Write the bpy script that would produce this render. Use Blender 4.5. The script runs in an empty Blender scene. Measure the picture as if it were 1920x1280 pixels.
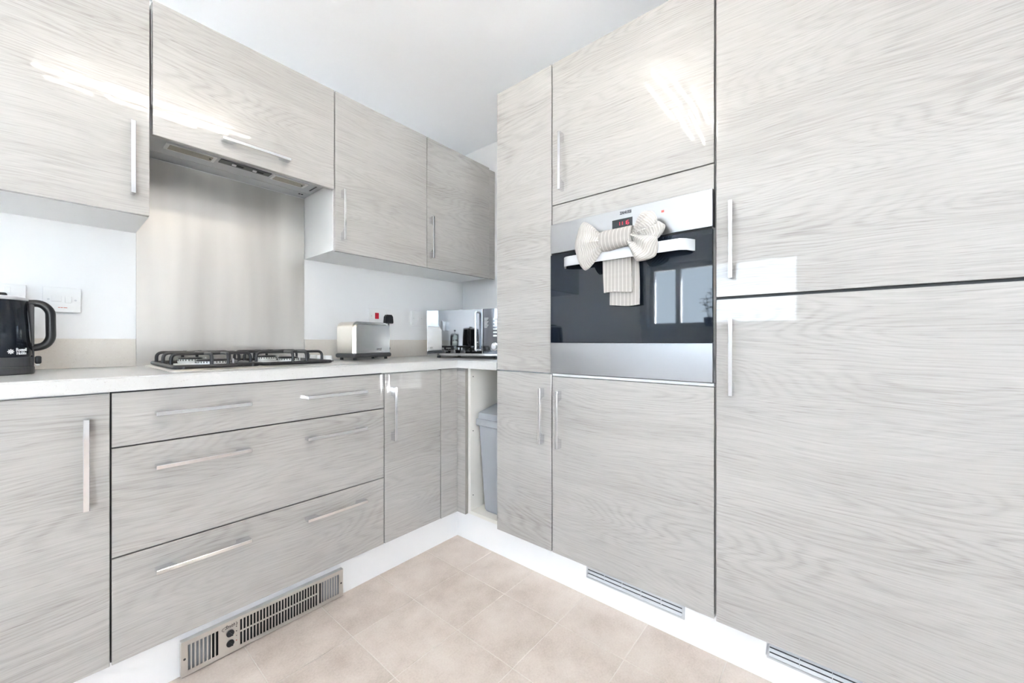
import bpy, bmesh, math, random
from mathutils import Vector, Matrix

random.seed(7)
S = bpy.context.scene
C = S.collection
PI = math.pi

# ------------------------------------------------------------------ camera, sky, daylight, exposure
CAM_Z = 1.005
cam_d = bpy.data.cameras.new('camera')
cam_d.sensor_width = 36.0
cam_d.lens = 13.665
cam_d.clip_start = 0.02
cam = bpy.data.objects.new('camera', cam_d)
cam.location = (0, 0, CAM_Z)
cam.rotation_euler = (PI / 2, 0, math.radians(39.79 - 90))
C.objects.link(cam)
S.camera = cam

SKY = (0.74, 0.87, 1.0)
SKY_STRENGTH = 4.1
LED_COLOR = (1.0, 0.90, 0.76)
LED_STRENGTH = 9.0
EXPOSURE = 1.66

w = bpy.data.worlds.new('sky')
S.world = w
w.use_nodes = True
w.node_tree.nodes['Background'].inputs[0].default_value = (*SKY, 1)
w.node_tree.nodes['Background'].inputs[1].default_value = SKY_STRENGTH


sun_d = bpy.data.lights.new('sun', 'SUN')
sun_d.energy = 175.0
sun_d.angle = math.radians(1.5)
sun_d.color = (0.95, 0.975, 1.0)
sun = bpy.data.objects.new('sun', sun_d)
sun.rotation_euler = Vector((0.40, 0.45, -0.80)).to_track_quat('-Z', 'Y').to_euler()
C.objects.link(sun)


def portal(name, loc, sx, sy, rot):
    l = bpy.data.lights.new(name, 'AREA')
    l.shape = 'RECTANGLE'
    l.size, l.size_y = sx, sy
    l.cycles.is_portal = True
    o = bpy.data.objects.new(name, l)
    o.location, o.rotation_euler = loc, rot
    C.objects.link(o)


# openings in the window wall: x = XL
XL = -2.6
WIN = (0.28, 1.97, 1.19, 2.02)       # y0, y1, z0, z1
ADDED_WIN = (-2.95, -1.35, 0.85, 2.05)  # unseen window, added to bring more light onto the tall fronts
ADDED_PAT = (-2.45, -1.10, 0.02, 2.10)      # x0, x1, z0, z1, in the wall behind the camera (y = YF); unseen, added for frontal light
YF = -3.2
portal('window_daylight', (XL - 0.02, (WIN[0] + WIN[1]) / 2, (WIN[2] + WIN[3]) / 2), WIN[3] - WIN[2], WIN[1] - WIN[0], (0, -PI / 2, 0))
portal('added_window_daylight', (XL - 0.02, (ADDED_WIN[0] + ADDED_WIN[1]) / 2, (ADDED_WIN[2] + ADDED_WIN[3]) / 2), ADDED_WIN[3] - ADDED_WIN[2], ADDED_WIN[1] - ADDED_WIN[0], (0, -PI / 2, 0))
portal('added_patio_daylight', ((ADDED_PAT[0] + ADDED_PAT[1]) / 2, YF - 0.02, (ADDED_PAT[2] + ADDED_PAT[3]) / 2), ADDED_PAT[1] - ADDED_PAT[0], ADDED_PAT[3] - ADDED_PAT[2], (PI / 2, 0, 0))

S.view_settings.view_transform = 'Standard'
S.view_settings.look = 'None'
S.view_settings.gamma = 1
S.view_settings.exposure = EXPOSURE
S.view_settings.use_curve_mapping = False
S.cycles.max_bounces = 14
S.cycles.diffuse_bounces = 8
S.cycles.glossy_bounces = 6
S.cycles.transparent_max_bounces = 12
S.cycles.use_denoising = True
S.cycles.sample_clamp_indirect = 0.0
S.cycles.caustics_reflective = False
S.cycles.caustics_refractive = False


# ------------------------------------------------------------------ materials
def new_mat(name):
    m = bpy.data.materials.new(name)
    m.use_nodes = True
    nt = m.node_tree
    return m, nt, nt.nodes['Principled BSDF']


def plain(name, col, rough=0.5, metal=0.0, spec=0.5, coat=0.0, coat_r=0.03, emit=None, emit_s=0.0):
    m, nt, b = new_mat(name)
    b.inputs['Base Color'].default_value = (*col, 1)
    b.inputs['Roughness'].default_value = rough
    b.inputs['Metallic'].default_value = metal
    b.inputs['Specular IOR Level'].default_value = spec
    b.inputs['Coat Weight'].default_value = coat
    b.inputs['Coat Roughness'].default_value = coat_r
    if emit:
        b.inputs['Emission Color'].default_value = (*emit, 1)
        b.inputs['Emission Strength'].default_value = emit_s
    return m


class NT:
    def __init__(s, nt):
        s.nt = nt

    def n(s, t, **kw):
        x = s.nt.nodes.new(t)
        for k, v in kw.items():
            setattr(x, k, v)
        return x

    def link(s, a, b):
        s.nt.links.new(a, b)

    def math(s, op, a, b=None, c=None):
        x = s.n('ShaderNodeMath', operation=op)
        for i, v in enumerate((a, b, c)):
            if v is None:
                continue
            if isinstance(v, (int, float)):
                x.inputs[i].default_value = v
            else:
                s.link(v, x.inputs[i])
        return x.outputs[0]

    def noise(s, vec, scale=1.0, detail=2.0, rough=0.5, dist=0.0):
        x = s.n('ShaderNodeTexNoise')
        x.inputs['Scale'].default_value = scale
        x.inputs['Detail'].default_value = detail
        x.inputs['Roughness'].default_value = rough
        x.inputs['Distortion'].default_value = dist
        s.link(vec, x.inputs['Vector'])
        return x.outputs['Fac']

    def comb(s, x, y, z=0.0):
        c = s.n('ShaderNodeCombineXYZ')
        for i, v in enumerate((x, y, z)):
            if isinstance(v, (int, float)):
                c.inputs[i].default_value = v
            else:
                s.link(v, c.inputs[i])
        return c.outputs[0]

    def ramp(s, fac, stops):
        r = s.n('ShaderNodeValToRGB')
        e = r.color_ramp.elements
        while len(e) < len(stops):
            e.new(0.5)
        for i, (p, col) in enumerate(stops):
            e[i].position = p
            e[i].color = (*col, 1)
        s.link(fac, r.inputs[0])
        return r.outputs[0]


def wood_mat():
    m, nt, b = new_mat('grey_oak_gloss')
    g = NT(nt)
    tc = g.n('ShaderNodeTexCoord')
    sep = g.n('ShaderNodeSeparateXYZ')
    g.link(tc.outputs['Object'], sep.inputs[0])
    inf = g.n('ShaderNodeObjectInfo')
    rnd = inf.outputs['Random']
    u = g.math('ADD', g.math('ADD', sep.outputs[0], sep.outputs[1]), g.math('MULTIPLY', rnd, 37.0))
    v = g.math('ADD', sep.outputs[2], g.math('MULTIPLY', rnd, 61.0))
    # slow wander of the grain
    wv = g.noise(g.comb(g.math('MULTIPLY', u, 1.3), g.math('MULTIPLY', v, 1.6)), 1.0, 2.0)
    vv = g.math('ADD', v, g.math('MULTIPLY', wv, 0.10))
    # contour lines of a stretched height field give cathedral figures
    n1 = g.noise(g.comb(g.math('MULTIPLY', u, 0.95), g.math('MULTIPLY', vv, 6.0)), 1.0, 1.0, 0.4)
    fr = g.noise(g.comb(g.math('MULTIPLY', u, 9.0), g.math('MULTIPLY', vv, 45.0)), 1.0, 2.0)
    ph = g.math('ADD', g.math('MULTIPLY', n1, 210.0), g.math('MULTIPLY', fr, 5.0))
    ring = g.math('POWER', g.math('MULTIPLY_ADD', g.math('SINE', ph), 0.5, 0.5), 2.0)
    fine = g.noise(g.comb(g.math('MULTIPLY', u, 5.5), g.math('MULTIPLY', vv, 290.0)), 1.0, 4.0, 0.62)
    pore = g.noise(g.comb(g.math('MULTIPLY', u, 16.0), g.math('MULTIPLY', vv, 360.0)), 1.0, 2.0, 0.6)
    pore = g.math('SMOOTH_MAX', g.math('MULTIPLY_ADD', pore, 4.0, -2.35), 0.0, 0.05)
    band = g.noise(g.comb(g.math('MULTIPLY', u, 1.1), g.math('MULTIPLY', vv, 13.0)), 1.0, 2.0)
    msk = g.noise(g.comb(g.math('MULTIPLY', u, 1.2), g.math('MULTIPLY', vv, 4.0), 9.0), 1.0, 1.0)
    msk = g.math('MULTIPLY_ADD', msk, 1.5, -0.35)
    f = g.math('MULTIPLY_ADD', band, 0.30, 0.12)
    f = g.math('ADD', f, g.math('MULTIPLY_ADD', fine, 0.80, -0.09))
    broad = g.noise(g.comb(g.math('MULTIPLY', u, 1.6), g.math('MULTIPLY', v, 3.2), 4.0), 1.0, 2.0)
    f = g.math('ADD', f, g.math('MULTIPLY_ADD', broad, 0.30, -0.15))
    f = g.math('SUBTRACT', f, g.math('MULTIPLY', g.math('MULTIPLY', ring, msk), 0.24))
    f = g.math('SUBTRACT', f, g.math('MULTIPLY', pore, 0.36))
    col = g.ramp(f, [(0.08, (0.195, 0.180, 0.166)), (0.34, (0.34, 0.326, 0.308)), (0.56, (0.425, 0.411, 0.393)), (0.85, (0.50, 0.487, 0.468))])
    g.link(col, b.inputs['Base Color'])
    b.inputs['Roughness'].default_value = 0.42
    b.inputs['Specular IOR Level'].default_value = 0.35
    b.inputs['Coat Weight'].default_value = 1.0
    b.inputs['Coat Roughness'].default_value = 0.035
    bp = g.n('ShaderNodeBump')
    bp.inputs['Strength'].default_value = 0.05
    bp.inputs['Distance'].default_value = 0.001
    g.link(fine, bp.inputs['Height'])
    g.link(bp.outputs[0], b.inputs['Normal'])
    return m


def speckle_mat(name, base, dark, light, scale=420.0, rough=0.3, coat=0.2):
    m, nt, b = new_mat(name)
    g = NT(nt)
    tc = g.n('ShaderNodeTexCoord')
    n = g.noise(tc.outputs['Object'], scale, 3.0, 0.7)
    n2 = g.noise(tc.outputs['Object'], scale * 0.32, 2.0, 0.6)
    f = g.math('ADD', g.math('MULTIPLY', n, 0.6), g.math('MULTIPLY', n2, 0.4))
    col = g.ramp(f, [(0.30, dark), (0.42, base), (0.58, base), (0.68, light)])
    g.link(col, b.inputs['Base Color'])
    b.inputs['Roughness'].default_value = rough
    b.inputs['Coat Weight'].default_value = coat
    b.inputs['Coat Roughness'].default_value = 0.1
    return m


def tile_mat():
    m, nt, b = new_mat('beige_stone_tile')
    g = NT(nt)
    geo = g.n('ShaderNodeNewGeometry')
    P = geo.outputs['Position']
    n1 = g.noise(P, 7.0, 4.0, 0.6)
    n2 = g.noise(P, 160.0, 3.0, 0.7)
    inf = g.n('ShaderNodeObjectInfo')
    f = g.math('ADD', g.math('MULTIPLY', n1, 0.62), g.math('MULTIPLY', n2, 0.38))
    f = g.math('ADD', f, g.math('MULTIPLY_ADD', inf.outputs['Random'], 0.08, -0.04))
    col = g.ramp(f, [(0.30, (0.52, 0.435, 0.38)), (0.50, (0.665, 0.575, 0.515)), (0.70, (0.76, 0.68, 0.62))])
    g.link(col, b.inputs['Base Color'])
    b.inputs['Roughness'].default_value = 0.5
    b.inputs['Specular IOR Level'].default_value = 0.35
    bp = g.n('ShaderNodeBump')
    bp.inputs['Strength'].default_value = 0.06
    bp.inputs['Distance'].default_value = 0.002
    g.link(n2, bp.inputs['Height'])
    g.link(bp.outputs[0], b.inputs['Normal'])
    return m


def brushed_mat(name, col, rough, vertical=True, amt=0.18, smr=0.2, refl_tone=0.0):
    m, nt, b = new_mat(name)
    g = NT(nt)
    tc = g.n('ShaderNodeTexCoord')
    sep = g.n('ShaderNodeSeparateXYZ')
    g.link(tc.outputs['Object'], sep.inputs[0])
    h = g.math('ADD', sep.outputs[0], sep.outputs[1])
    z = sep.outputs[2]
    if vertical:
        vec = g.comb(g.math('MULTIPLY', h, 420.0), g.math('MULTIPLY', z, 5.0))
    else:
        vec = g.comb(g.math('MULTIPLY', h, 6.0), g.math('MULTIPLY', z, 600.0))
    n = g.noise(vec, 1.0, 3.0, 0.6)
    streak = g.noise(g.comb(g.math('MULTIPLY', h, 8.0), g.math('MULTIPLY', z, 0.8)), 1.0, 2.0, 0.5)
    lo, hi = 1 - refl_tone, 1 + refl_tone
    g.link(g.ramp(streak, [(0.32, tuple(c * lo for c in col)), (0.68, tuple(c * hi for c in col))]), b.inputs['Base Color'])  # soft reflected streaks painted into the base colour
    b.inputs['Metallic'].default_value = 1.0
    r = g.math('ADD', g.math('MULTIPLY_ADD', n, amt, rough - amt / 2), g.math('MULTIPLY_ADD', streak, smr, -smr / 2))
    g.link(r, b.inputs['Roughness'])
    bp = g.n('ShaderNodeBump')
    bp.inputs['Strength'].default_value = 0.03
    bp.inputs['Distance'].default_value = 0.0003
    g.link(n, bp.inputs['Height'])
    g.link(bp.outputs[0], b.inputs['Normal'])
    return m


def paint_mat(name, col, rough=0.6):
    m, nt, b = new_mat(name)
    g = NT(nt)
    tc = g.n('ShaderNodeTexCoord')
    n = g.noise(tc.outputs['Object'], 260.0, 3.0, 0.6)
    b.inputs['Base Color'].default_value = (*col, 1)
    b.inputs['Roughness'].default_value = rough
    b.inputs['Specular IOR Level'].default_value = 0.25
    bp = g.n('ShaderNodeBump')
    bp.inputs['Strength'].default_value = 0.04
    bp.inputs['Distance'].default_value = 0.001
    g.link(n, bp.inputs['Height'])
    g.link(bp.outputs[0], b.inputs['Normal'])
    return m


def stripe_mat():
    """woven linen with thin pale stripes across its width"""
    m, nt, b = new_mat('striped_linen')
    g = NT(nt)
    tc = g.n('ShaderNodeTexCoord')
    sep = g.n('ShaderNodeSeparateXYZ')
    g.link(tc.outputs['Object'], sep.inputs[0])
    y, z = sep.outputs[1], sep.outputs[2]
    s1 = g.math('POWER', g.math('MULTIPLY_ADD', g.math('SINE', g.math('MULTIPLY', y, 2 * PI / 0.0135)), 0.5, 0.5), 9.0)
    n = g.noise(g.comb(g.math('MULTIPLY', y, 900.0), g.math('MULTIPLY', z, 900.0)), 1.0, 2.0)
    chk = g.noise(g.comb(0.0, g.math('MULTIPLY', z, 60.0)), 1.0, 1.0)
    f = g.math('ADD', g.math('MULTIPLY', s1, 0.62), g.math('ADD', g.math('MULTIPLY', n, 0.25), g.math('MULTIPLY', chk, 0.2)))
    col = g.ramp(f, [(0.15, (0.40, 0.38, 0.355)), (0.45, (0.47, 0.45, 0.425)), (0.95, (0.63, 0.615, 0.59))])
    g.link(col, b.inputs['Base Color'])
    b.inputs['Roughness'].default_value = 0.9
    b.inputs['Specular IOR Level'].default_value = 0.1
    bp = g.n('ShaderNodeBump')
    bp.inputs['Strength'].default_value = 0.35
    bp.inputs['Distance'].default_value = 0.001
    g.link(n, bp.inputs['Height'])
    g.link(bp.outputs[0], b.inputs['Normal'])
    return m


def rib_mat():
    """ribbed cream chenille"""
    m, nt, b = new_mat('ribbed_cream_towelling')
    g = NT(nt)
    tc = g.n('ShaderNodeTexCoord')
    sep = g.n('ShaderNodeSeparateXYZ')
    g.link(tc.outputs['UV'], sep.inputs[0])
    wob = g.noise(tc.outputs['Object'], 40.0, 2.0)
    ph = g.math('ADD', g.math('MULTIPLY', sep.outputs[0], 2 * PI * 21.0), g.math('MULTIPLY', wob, 3.0))
    rib = g.math('MULTIPLY_ADD', g.math('SINE', ph), 0.5, 0.5)
    fuzz = g.noise(tc.outputs['Object'], 700.0, 3.0, 0.7)
    h = g.math('ADD', rib, g.math('MULTIPLY', fuzz, 0.5))
    col = g.ramp(h, [(0.0, (0.42, 0.39, 0.35)), (0.5, (0.54, 0.515, 0.48)), (1.0, (0.61, 0.585, 0.555))])
    g.link(col, b.inputs['Base Color'])
    b.inputs['Roughness'].default_value = 0.95
    b.inputs['Specular IOR Level'].default_value = 0.05
    b.inputs['Sheen Weight'].default_value = 0.2
    bp = g.n('ShaderNodeBump')
    bp.inputs['Strength'].default_value = 0.55
    bp.inputs['Distance'].default_value = 0.0025
    g.link(h, bp.inputs['Height'])
    g.link(bp.outputs[0], b.inputs['Normal'])
    return m


def pane_mat(name, tint=(0.97, 0.99, 1.0)):
    m = bpy.data.materials.new(name)
    m.use_nodes = True
    nt = m.node_tree
    nt.nodes.clear()
    g = NT(nt)
    out = g.n('ShaderNodeOutputMaterial')
    tr = g.n('ShaderNodeBsdfTransparent')
    tr.inputs[0].default_value = (*tint, 1)
    gl = g.n('ShaderNodeBsdfGlossy')
    gl.inputs['Roughness'].default_value = 0.01
    fz = g.n('ShaderNodeFresnel')
    fz.inputs[0].default_value = 1.45
    mx = g.n('ShaderNodeMixShader')
    g.link(fz.outputs[0], mx.inputs[0])
    g.link(tr.outputs[0], mx.inputs[1])
    g.link(gl.outputs[0], mx.inputs[2])
    g.link(mx.outputs[0], out.inputs[0])
    return m


def diffuser_mat():
    m, nt, b = new_mat('hood_lens')
    g = NT(nt)
    tc = g.n('ShaderNodeTexCoord')
    n = g.noise(tc.outputs['Object'], 500.0, 1.0)
    col = g.ramp(n, [(0.3, (0.33, 0.30, 0.25)), (0.7, (0.46, 0.42, 0.36))])
    g.link(col, b.inputs['Base Color'])
    b.inputs['Roughness'].default_value = 0.5
    return m


M = dict(
    wood=wood_mat(),
    wall=paint_mat('white_emulsion', (0.80, 0.80, 0.807)),
    ceil=paint_mat('ceiling_emulsion', (0.93, 0.935, 0.955)),
    white=plain('white_melamine', (0.84, 0.84, 0.835), 0.35),
    carcass=plain('cream_melamine', (0.78, 0.755, 0.71), 0.4),
    edge=plain('grey_edge_band', (0.30, 0.285, 0.26), 0.45),
    plinth=plain('white_gloss_plinth', (0.89, 0.89, 0.895), 0.25, coat=0.3),
    worktop=speckle_mat('white_speckled_worktop', (0.60, 0.595, 0.59), (0.38, 0.35, 0.325), (0.68, 0.67, 0.66), 380, 0.28, 0.3),
    upstand=speckle_mat('beige_speckled_upstand', (0.70, 0.655, 0.60), (0.54, 0.48, 0.42), (0.78, 0.74, 0.69), 330, 0.35, 0.1),
    tile=tile_mat(),
    grout=plain('pale_grout', (0.76, 0.70, 0.64), 0.7),
    chrome=plain('polished_chrome', (0.79, 0.80, 0.82), 0.08, 1.0),
    steel=brushed_mat('brushed_steel', (0.68, 0.66, 0.63), 0.33, True, 0.03, 0.03, 0.12),  # splashback: reflection streaks painted into the colour by the last value
    steel_h=brushed_mat('brushed_steel_horizontal', (0.40, 0.405, 0.415), 0.30, False, 0.05, 0.05),
    steel_plain=plain('satin_steel', (0.72, 0.70, 0.67), 0.33, 1.0),
    silver=plain('silver_plastic', (0.62, 0.63, 0.65), 0.35, 0.3),
    hood=plain('hood_silver_paint', (0.56, 0.57, 0.59), 0.4, 0.2),
    lens=diffuser_mat(),
    black=plain('black_plastic', (0.018, 0.018, 0.02), 0.35),
    blackgloss=plain('black_gloss', (0.010, 0.013, 0.020), 0.10, spec=0.45),
    iron=plain('black_enamel_wire', (0.022, 0.022, 0.025), 0.38),
    dark=plain('dark_void', (0.01, 0.01, 0.01), 0.8),
    grey=plain('bin_grey_plastic', (0.36, 0.38, 0.41), 0.42),
    grey_d=plain('dark_grey_plastic', (0.065, 0.065, 0.07), 0.4),
    alu=plain('cast_aluminium', (0.86, 0.86, 0.85), 0.45, 0.25),
    ovenglass=plain('oven_black_glass', (0.008, 0.012, 0.020), 0.03, spec=0.55),
    mirror=plain('mirror_dark_glass', (0.33, 0.34, 0.36), 0.03, 1.0),
    ink=plain('dark_print', (0.03, 0.03, 0.04), 0.5),
    inkw=plain('white_print', (0.75, 0.75, 0.75), 0.5),
    inkr=plain('red_print', (0.55, 0.10, 0.08), 0.5),
    inkg=plain('grey_print', (0.22, 0.22, 0.22), 0.5),
    red=plain('red_plastic', (0.62, 0.01, 0.03), 0.3, coat=0.4),
    led_red=plain('red_clock_digits', (0.3, 0.0, 0.02), 0.5, emit=(1.0, 0.02, 0.08), emit_s=0.5),
    led=plain('lit_led_tube', (0.9, 0.9, 0.9), 0.4, emit=LED_COLOR, emit_s=LED_STRENGTH),
    stripe=stripe_mat(),
    rib=rib_mat(),
    pane=pane_mat('window_glass'),
    glass=pane_mat('clear_glass', (0.93, 0.96, 0.95)),
    upvc=plain('white_upvc', (0.82, 0.83, 0.84), 0.3),
    socket=plain('white_socket_plastic', (0.80, 0.80, 0.80), 0.3),
    leaf=plain('green_leaf', (0.05, 0.11, 0.05), 0.45),
    pot=plain('blue_glazed_pot', (0.04, 0.07, 0.14), 0.25),
    soil=plain('soil', (0.05, 0.035, 0.025), 0.9),
    lawn=plain('outside_paving', (0.36, 0.355, 0.34), 0.9),
    fence=plain('fence_timber', (0.40, 0.33, 0.26), 0.8),
)


# ------------------------------------------------------------------ object helpers
def thing(name, label, cat, loc=(0, 0, 0), rotz=0.0, group=None):
    o = bpy.data.objects.new(name, None)
    o.empty_display_size = 0.05
    C.objects.link(o)
    o.location = loc
    o.rotation_euler = (0, 0, rotz)
    o['label'] = label
    o['category'] = cat
    if group:
        o['group'] = group
    return o


def tag(o, label, cat, group=None):
    o['label'] = label
    o['category'] = cat
    if group:
        o['group'] = group
    return o


def root_loc(p):
    v = Vector((0, 0, 0))
    while p is not None:
        v += p.location
        p = p.parent
    return v


def link(name, me, mat, parent=None, world=True, smooth=False):
    """link a mesh as one object; world=True: the mesh is given in room coordinates and its thing is not rotated"""
    if world and parent is not None:
        me.transform(Matrix.Translation(-root_loc(parent)))
    if smooth:
        for p in me.polygons:
            p.use_smooth = len(p.vertices) <= 4
        me.set_sharp_from_angle(angle=math.radians(42))
    me.materials.append(M[mat] if isinstance(mat, str) else mat)
    o = bpy.data.objects.new(name, me)
    C.objects.link(o)
    o.parent = parent
    return o


def struct(name, me, mat, **kw):
    o = link(name, me, mat, **kw)
    o['kind'] = 'structure'
    return o


def bm_mesh(bm, name='mesh'):
    bmesh.ops.recalc_face_normals(bm, faces=bm.faces[:])
    me = bpy.data.meshes.new(name)
    bm.to_mesh(me)
    bm.free()
    return me


def bx(bm, x0, x1, y0, y1, z0, z1, bev=0.0, seg=1, M4=None):
    r = bmesh.ops.create_cube(bm, size=1.0)
    vs = r['verts']
    mt = Matrix.Translation(((x0 + x1) / 2, (y0 + y1) / 2, (z0 + z1) / 2)) @ Matrix.Diagonal((abs(x1 - x0), abs(y1 - y0), abs(z1 - z0), 1))
    if M4 is not None:
        mt = M4 @ mt
    bmesh.ops.transform(bm, matrix=mt, verts=vs)
    if bev > 0:
        es = list({e for v in vs for e in v.link_edges})
        bmesh.ops.bevel(bm, geom=es, offset=bev, segments=seg, profile=0.5, affect='EDGES')
    return bm


def box(x0, x1, y0, y1, z0, z1, bev=0.0, seg=1):
    return bm_mesh(bx(bmesh.new(), x0, x1, y0, y1, z0, z1, bev, seg))


def boxes(lst, bev=0.0):
    bm = bmesh.new()
    for b in lst:
        bx(bm, *b, bev=bev)
    return bm_mesh(bm)


def prism(bm, pts, h0, h1, mat4=None):
    """extrude a closed 2-D outline (list of (a, b)) from h0 to h1; mat4 maps (a, b, h) into place"""
    n = len(pts)
    lo = [bm.verts.new((a, b, h0)) for a, b in pts]
    hi = [bm.verts.new((a, b, h1)) for a, b in pts]
    bm.faces.new(lo[::-1])
    bm.faces.new(hi)
    for i in range(n):
        j = (i + 1) % n
        bm.faces.new((lo[i], lo[j], hi[j], hi[i]))
    if mat4 is not None:
        bmesh.ops.transform(bm, matrix=mat4, verts=lo + hi)
    return bm


def lathe(bm, prof, n=32, mat4=None, ang=2 * PI):
    """revolve [(r, z)] about z"""
    rings = []
    vs = []
    for r, z in prof:
        if r < 1e-6:
            v = bm.verts.new((0, 0, z))
            rings.append([v] * n)
            vs.append(v)
        else:
            ring = [bm.verts.new((r * math.cos(2 * PI * i / n), r * math.sin(2 * PI * i / n), z)) for i in range(n)]
            rings.append(ring)
            vs += ring
    for a, b in zip(rings, rings[1:]):
        for i in range(n):
            j = (i + 1) % n
            q = []
            for v in (a[i], a[j], b[j], b[i]):
                if v not in q:
                    q.append(v)
            if len(q) > 2:
                bm.faces.new(q)
    if mat4 is not None:
        bmesh.ops.transform(bm, matrix=mat4, verts=vs)
    return bm


def cyl(bm, r, z0, z1, n=24, mat4=None):
    return lathe(bm, [(0, z0), (r, z0), (r, z1), (0, z1)], n, mat4)


def tube(bm, path, r, n=8, sx=1.0, closed=False, up=None):
    """round (or oval: sx) tube along points"""
    P = [Vector(p) for p in path]
    rings = []
    prev = None
    m = len(P)
    for i, p in enumerate(P):
        if closed:
            t = (P[(i + 1) % m] - P[i - 1]).normalized()
        else:
            t = (P[min(i + 1, m - 1)] - P[max(i - 1, 0)]).normalized()
        if prev is None:
            a = up if up is not None else (Vector((0, 0, 1)) if abs(t.z) < 0.9 else Vector((1, 0, 0)))
            nrm = (a - t * a.dot(t)).normalized()
        else:
            nrm = (prev - t * prev.dot(t)).normalized()
        prev = nrm
        bi = t.cross(nrm)
        rings.append([bm.verts.new(p + nrm * r * math.cos(2 * PI * k / n) + bi * r * sx * math.sin(2 * PI * k / n)) for k in range(n)])
    pairs = list(zip(rings, rings[1:]))
    if closed:
        pairs.append((rings[-1], rings[0]))
    for a, b in pairs:
        for k in range(n):
            j = (k + 1) % n
            bm.faces.new((a[k], a[j], b[j], b[k]))
    if not closed:
        bm.faces.new(rings[0][::-1])
        bm.faces.new(rings[-1])
    return bm


def rounded(path, rad, seg=6):
    """round the inner corners of a polyline"""
    P = [Vector(p) for p in path]
    out = [P[0]]
    for i in range(1, len(P) - 1):
        a, b, c = P[i - 1], P[i], P[i + 1]
        u, v = (a - b).normalized(), (c - b).normalized()
        r = min(rad, (a - b).length * 0.49, (c - b).length * 0.49)
        s, e = b + u * r, b + v * r
        for k in range(seg + 1):
            t = k / seg
            out.append(s * (1 - t) ** 2 + b * 2 * t * (1 - t) + e * t * t)
    out.append(P[-1])
    return out


FACE_Y = Matrix(((1, 0, 0, 0), (0, 0, -1, 0), (0, 1, 0, 0), (0, 0, 0, 1)))    # (a, b, out) -> x, z, -y : a front that faces -Y
FACE_X = Matrix(((0, 0, -1, 0), (-1, 0, 0, 0), (0, 1, 0, 0), (0, 0, 0, 1)))   # (a, b, out) -> -y, z, -x : a front that faces -X


def text_mesh(body, size, depth=0.0004, shear=0.0, space=1.0, width=None, bold=0.0):
    cu = bpy.data.curves.new('lettering', 'FONT')
    cu.body = body
    cu.size = size
    cu.align_x = 'CENTER'
    cu.align_y = 'CENTER'
    cu.extrude = depth
    cu.shear = shear
    cu.offset = bold
    cu.space_character = space
    cu.resolution_u = 3
    o = bpy.data.objects.new('lettering', cu)
    C.objects.link(o)
    dg = bpy.context.evaluated_depsgraph_get()
    me = bpy.data.meshes.new_from_object(o.evaluated_get(dg))
    C.objects.unlink(o)
    bpy.data.objects.remove(o)
    me.materials.clear()
    if width:
        xs = [v.co.x for v in me.vertices]
        k = width / (max(xs) - min(xs))
        me.transform(Matrix.Diagonal((k, 1, 1, 1)))
    return me


# ------------------------------------------------------------------ main planes of the kitchen (metres, camera over the origin)
YB = 1.464      # base door fronts
YU = 1.724      # wall-cupboard door fronts
YW = 2.044      # hob wall
XT = 1.316      # tall-unit door fronts
XW = 1.907      # wall behind the tall units
HC = 2.324      # ceiling
WT = 0.912      # worktop top
TH = 0.019      # door thickness

# ------------------------------------------------------------------ room shell
floor = struct('floor', box(XL - 0.1, XW + 0.1, YF - 0.1, YW + 0.1, -0.10, -0.0012), 'grout')
ts = 0.25
tx0, ty0 = 0.92, 1.264
tile_me = box(-ts / 2 + 0.0012, ts / 2 - 0.0012, -ts / 2 + 0.0012, ts / 2 - 0.0012, -0.006, 0.0, 0.0007)
tile_me.materials.append(M['tile'])
far = bmesh.new()
for i in range(-15, 5):
    for j in range(-19, 4):
        cx, cy = tx0 + (i + 0.5) * ts, ty0 + (j + 0.5) * ts
        if not (XL < cx < XW and YF < cy < YW):
            continue
        if -1.2 < cx < 1.45 and -1.3 < cy < 1.65:
            o = bpy.data.objects.new('tile', tile_me)
            o.location = (cx, cy, 0)
            C.objects.link(o)
            o.parent = floor
        else:
            bx(far, cx - ts / 2 + 0.0012, cx + ts / 2 - 0.0012, cy - ts / 2 + 0.0012, cy + ts / 2 - 0.0012, -0.006, 0.0)
ft = link('tile_field', bm_mesh(far), 'tile', floor)
ft['kind'] = 'stuff'

struct('ceiling', box(XL - 0.1, XW + 0.1, YF - 0.1, YW + 0.1, HC, HC + 0.1), 'ceil')
struct('wall_back', box(XL - 0.1, XW + 0.1, YW, YW + 0.1, -0.1, HC + 0.1), 'wall')
struct('wall_right', box(XW, XW + 0.1, YF - 0.1, YW + 0.1, -0.1, HC + 0.1), 'wall')


def wall_hole(axis, p0, p1, lo, hi, holes):
    """wall slab between p0 and p1 along its normal, from lo to hi, with rectangular openings in order"""
    L = []
    cur = lo
    for (a, b, c, d) in holes:
        L += [(cur, a, -0.1, HC + 0.1), (a, b, -0.1, c), (a, b, d, HC + 0.1)]
        cur = b
    L.append((cur, hi, -0.1, HC + 0.1))
    if axis == 'x':
        return boxes([(p0, p1, u0, u1, z0, z1) for (u0, u1, z0, z1) in L])
    return boxes([(u0, u1, p0, p1, z0, z1) for (u0, u1, z0, z1) in L])


struct('wall_left', wall_hole('x', XL - 0.28, XL, YF - 0.28, YW + 0.1, [ADDED_WIN, WIN]), 'wall')
struct('wall_front', wall_hole('y', YF - 0.28, YF, XL, XW + 0.1, [ADDED_PAT]), 'wall')


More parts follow.
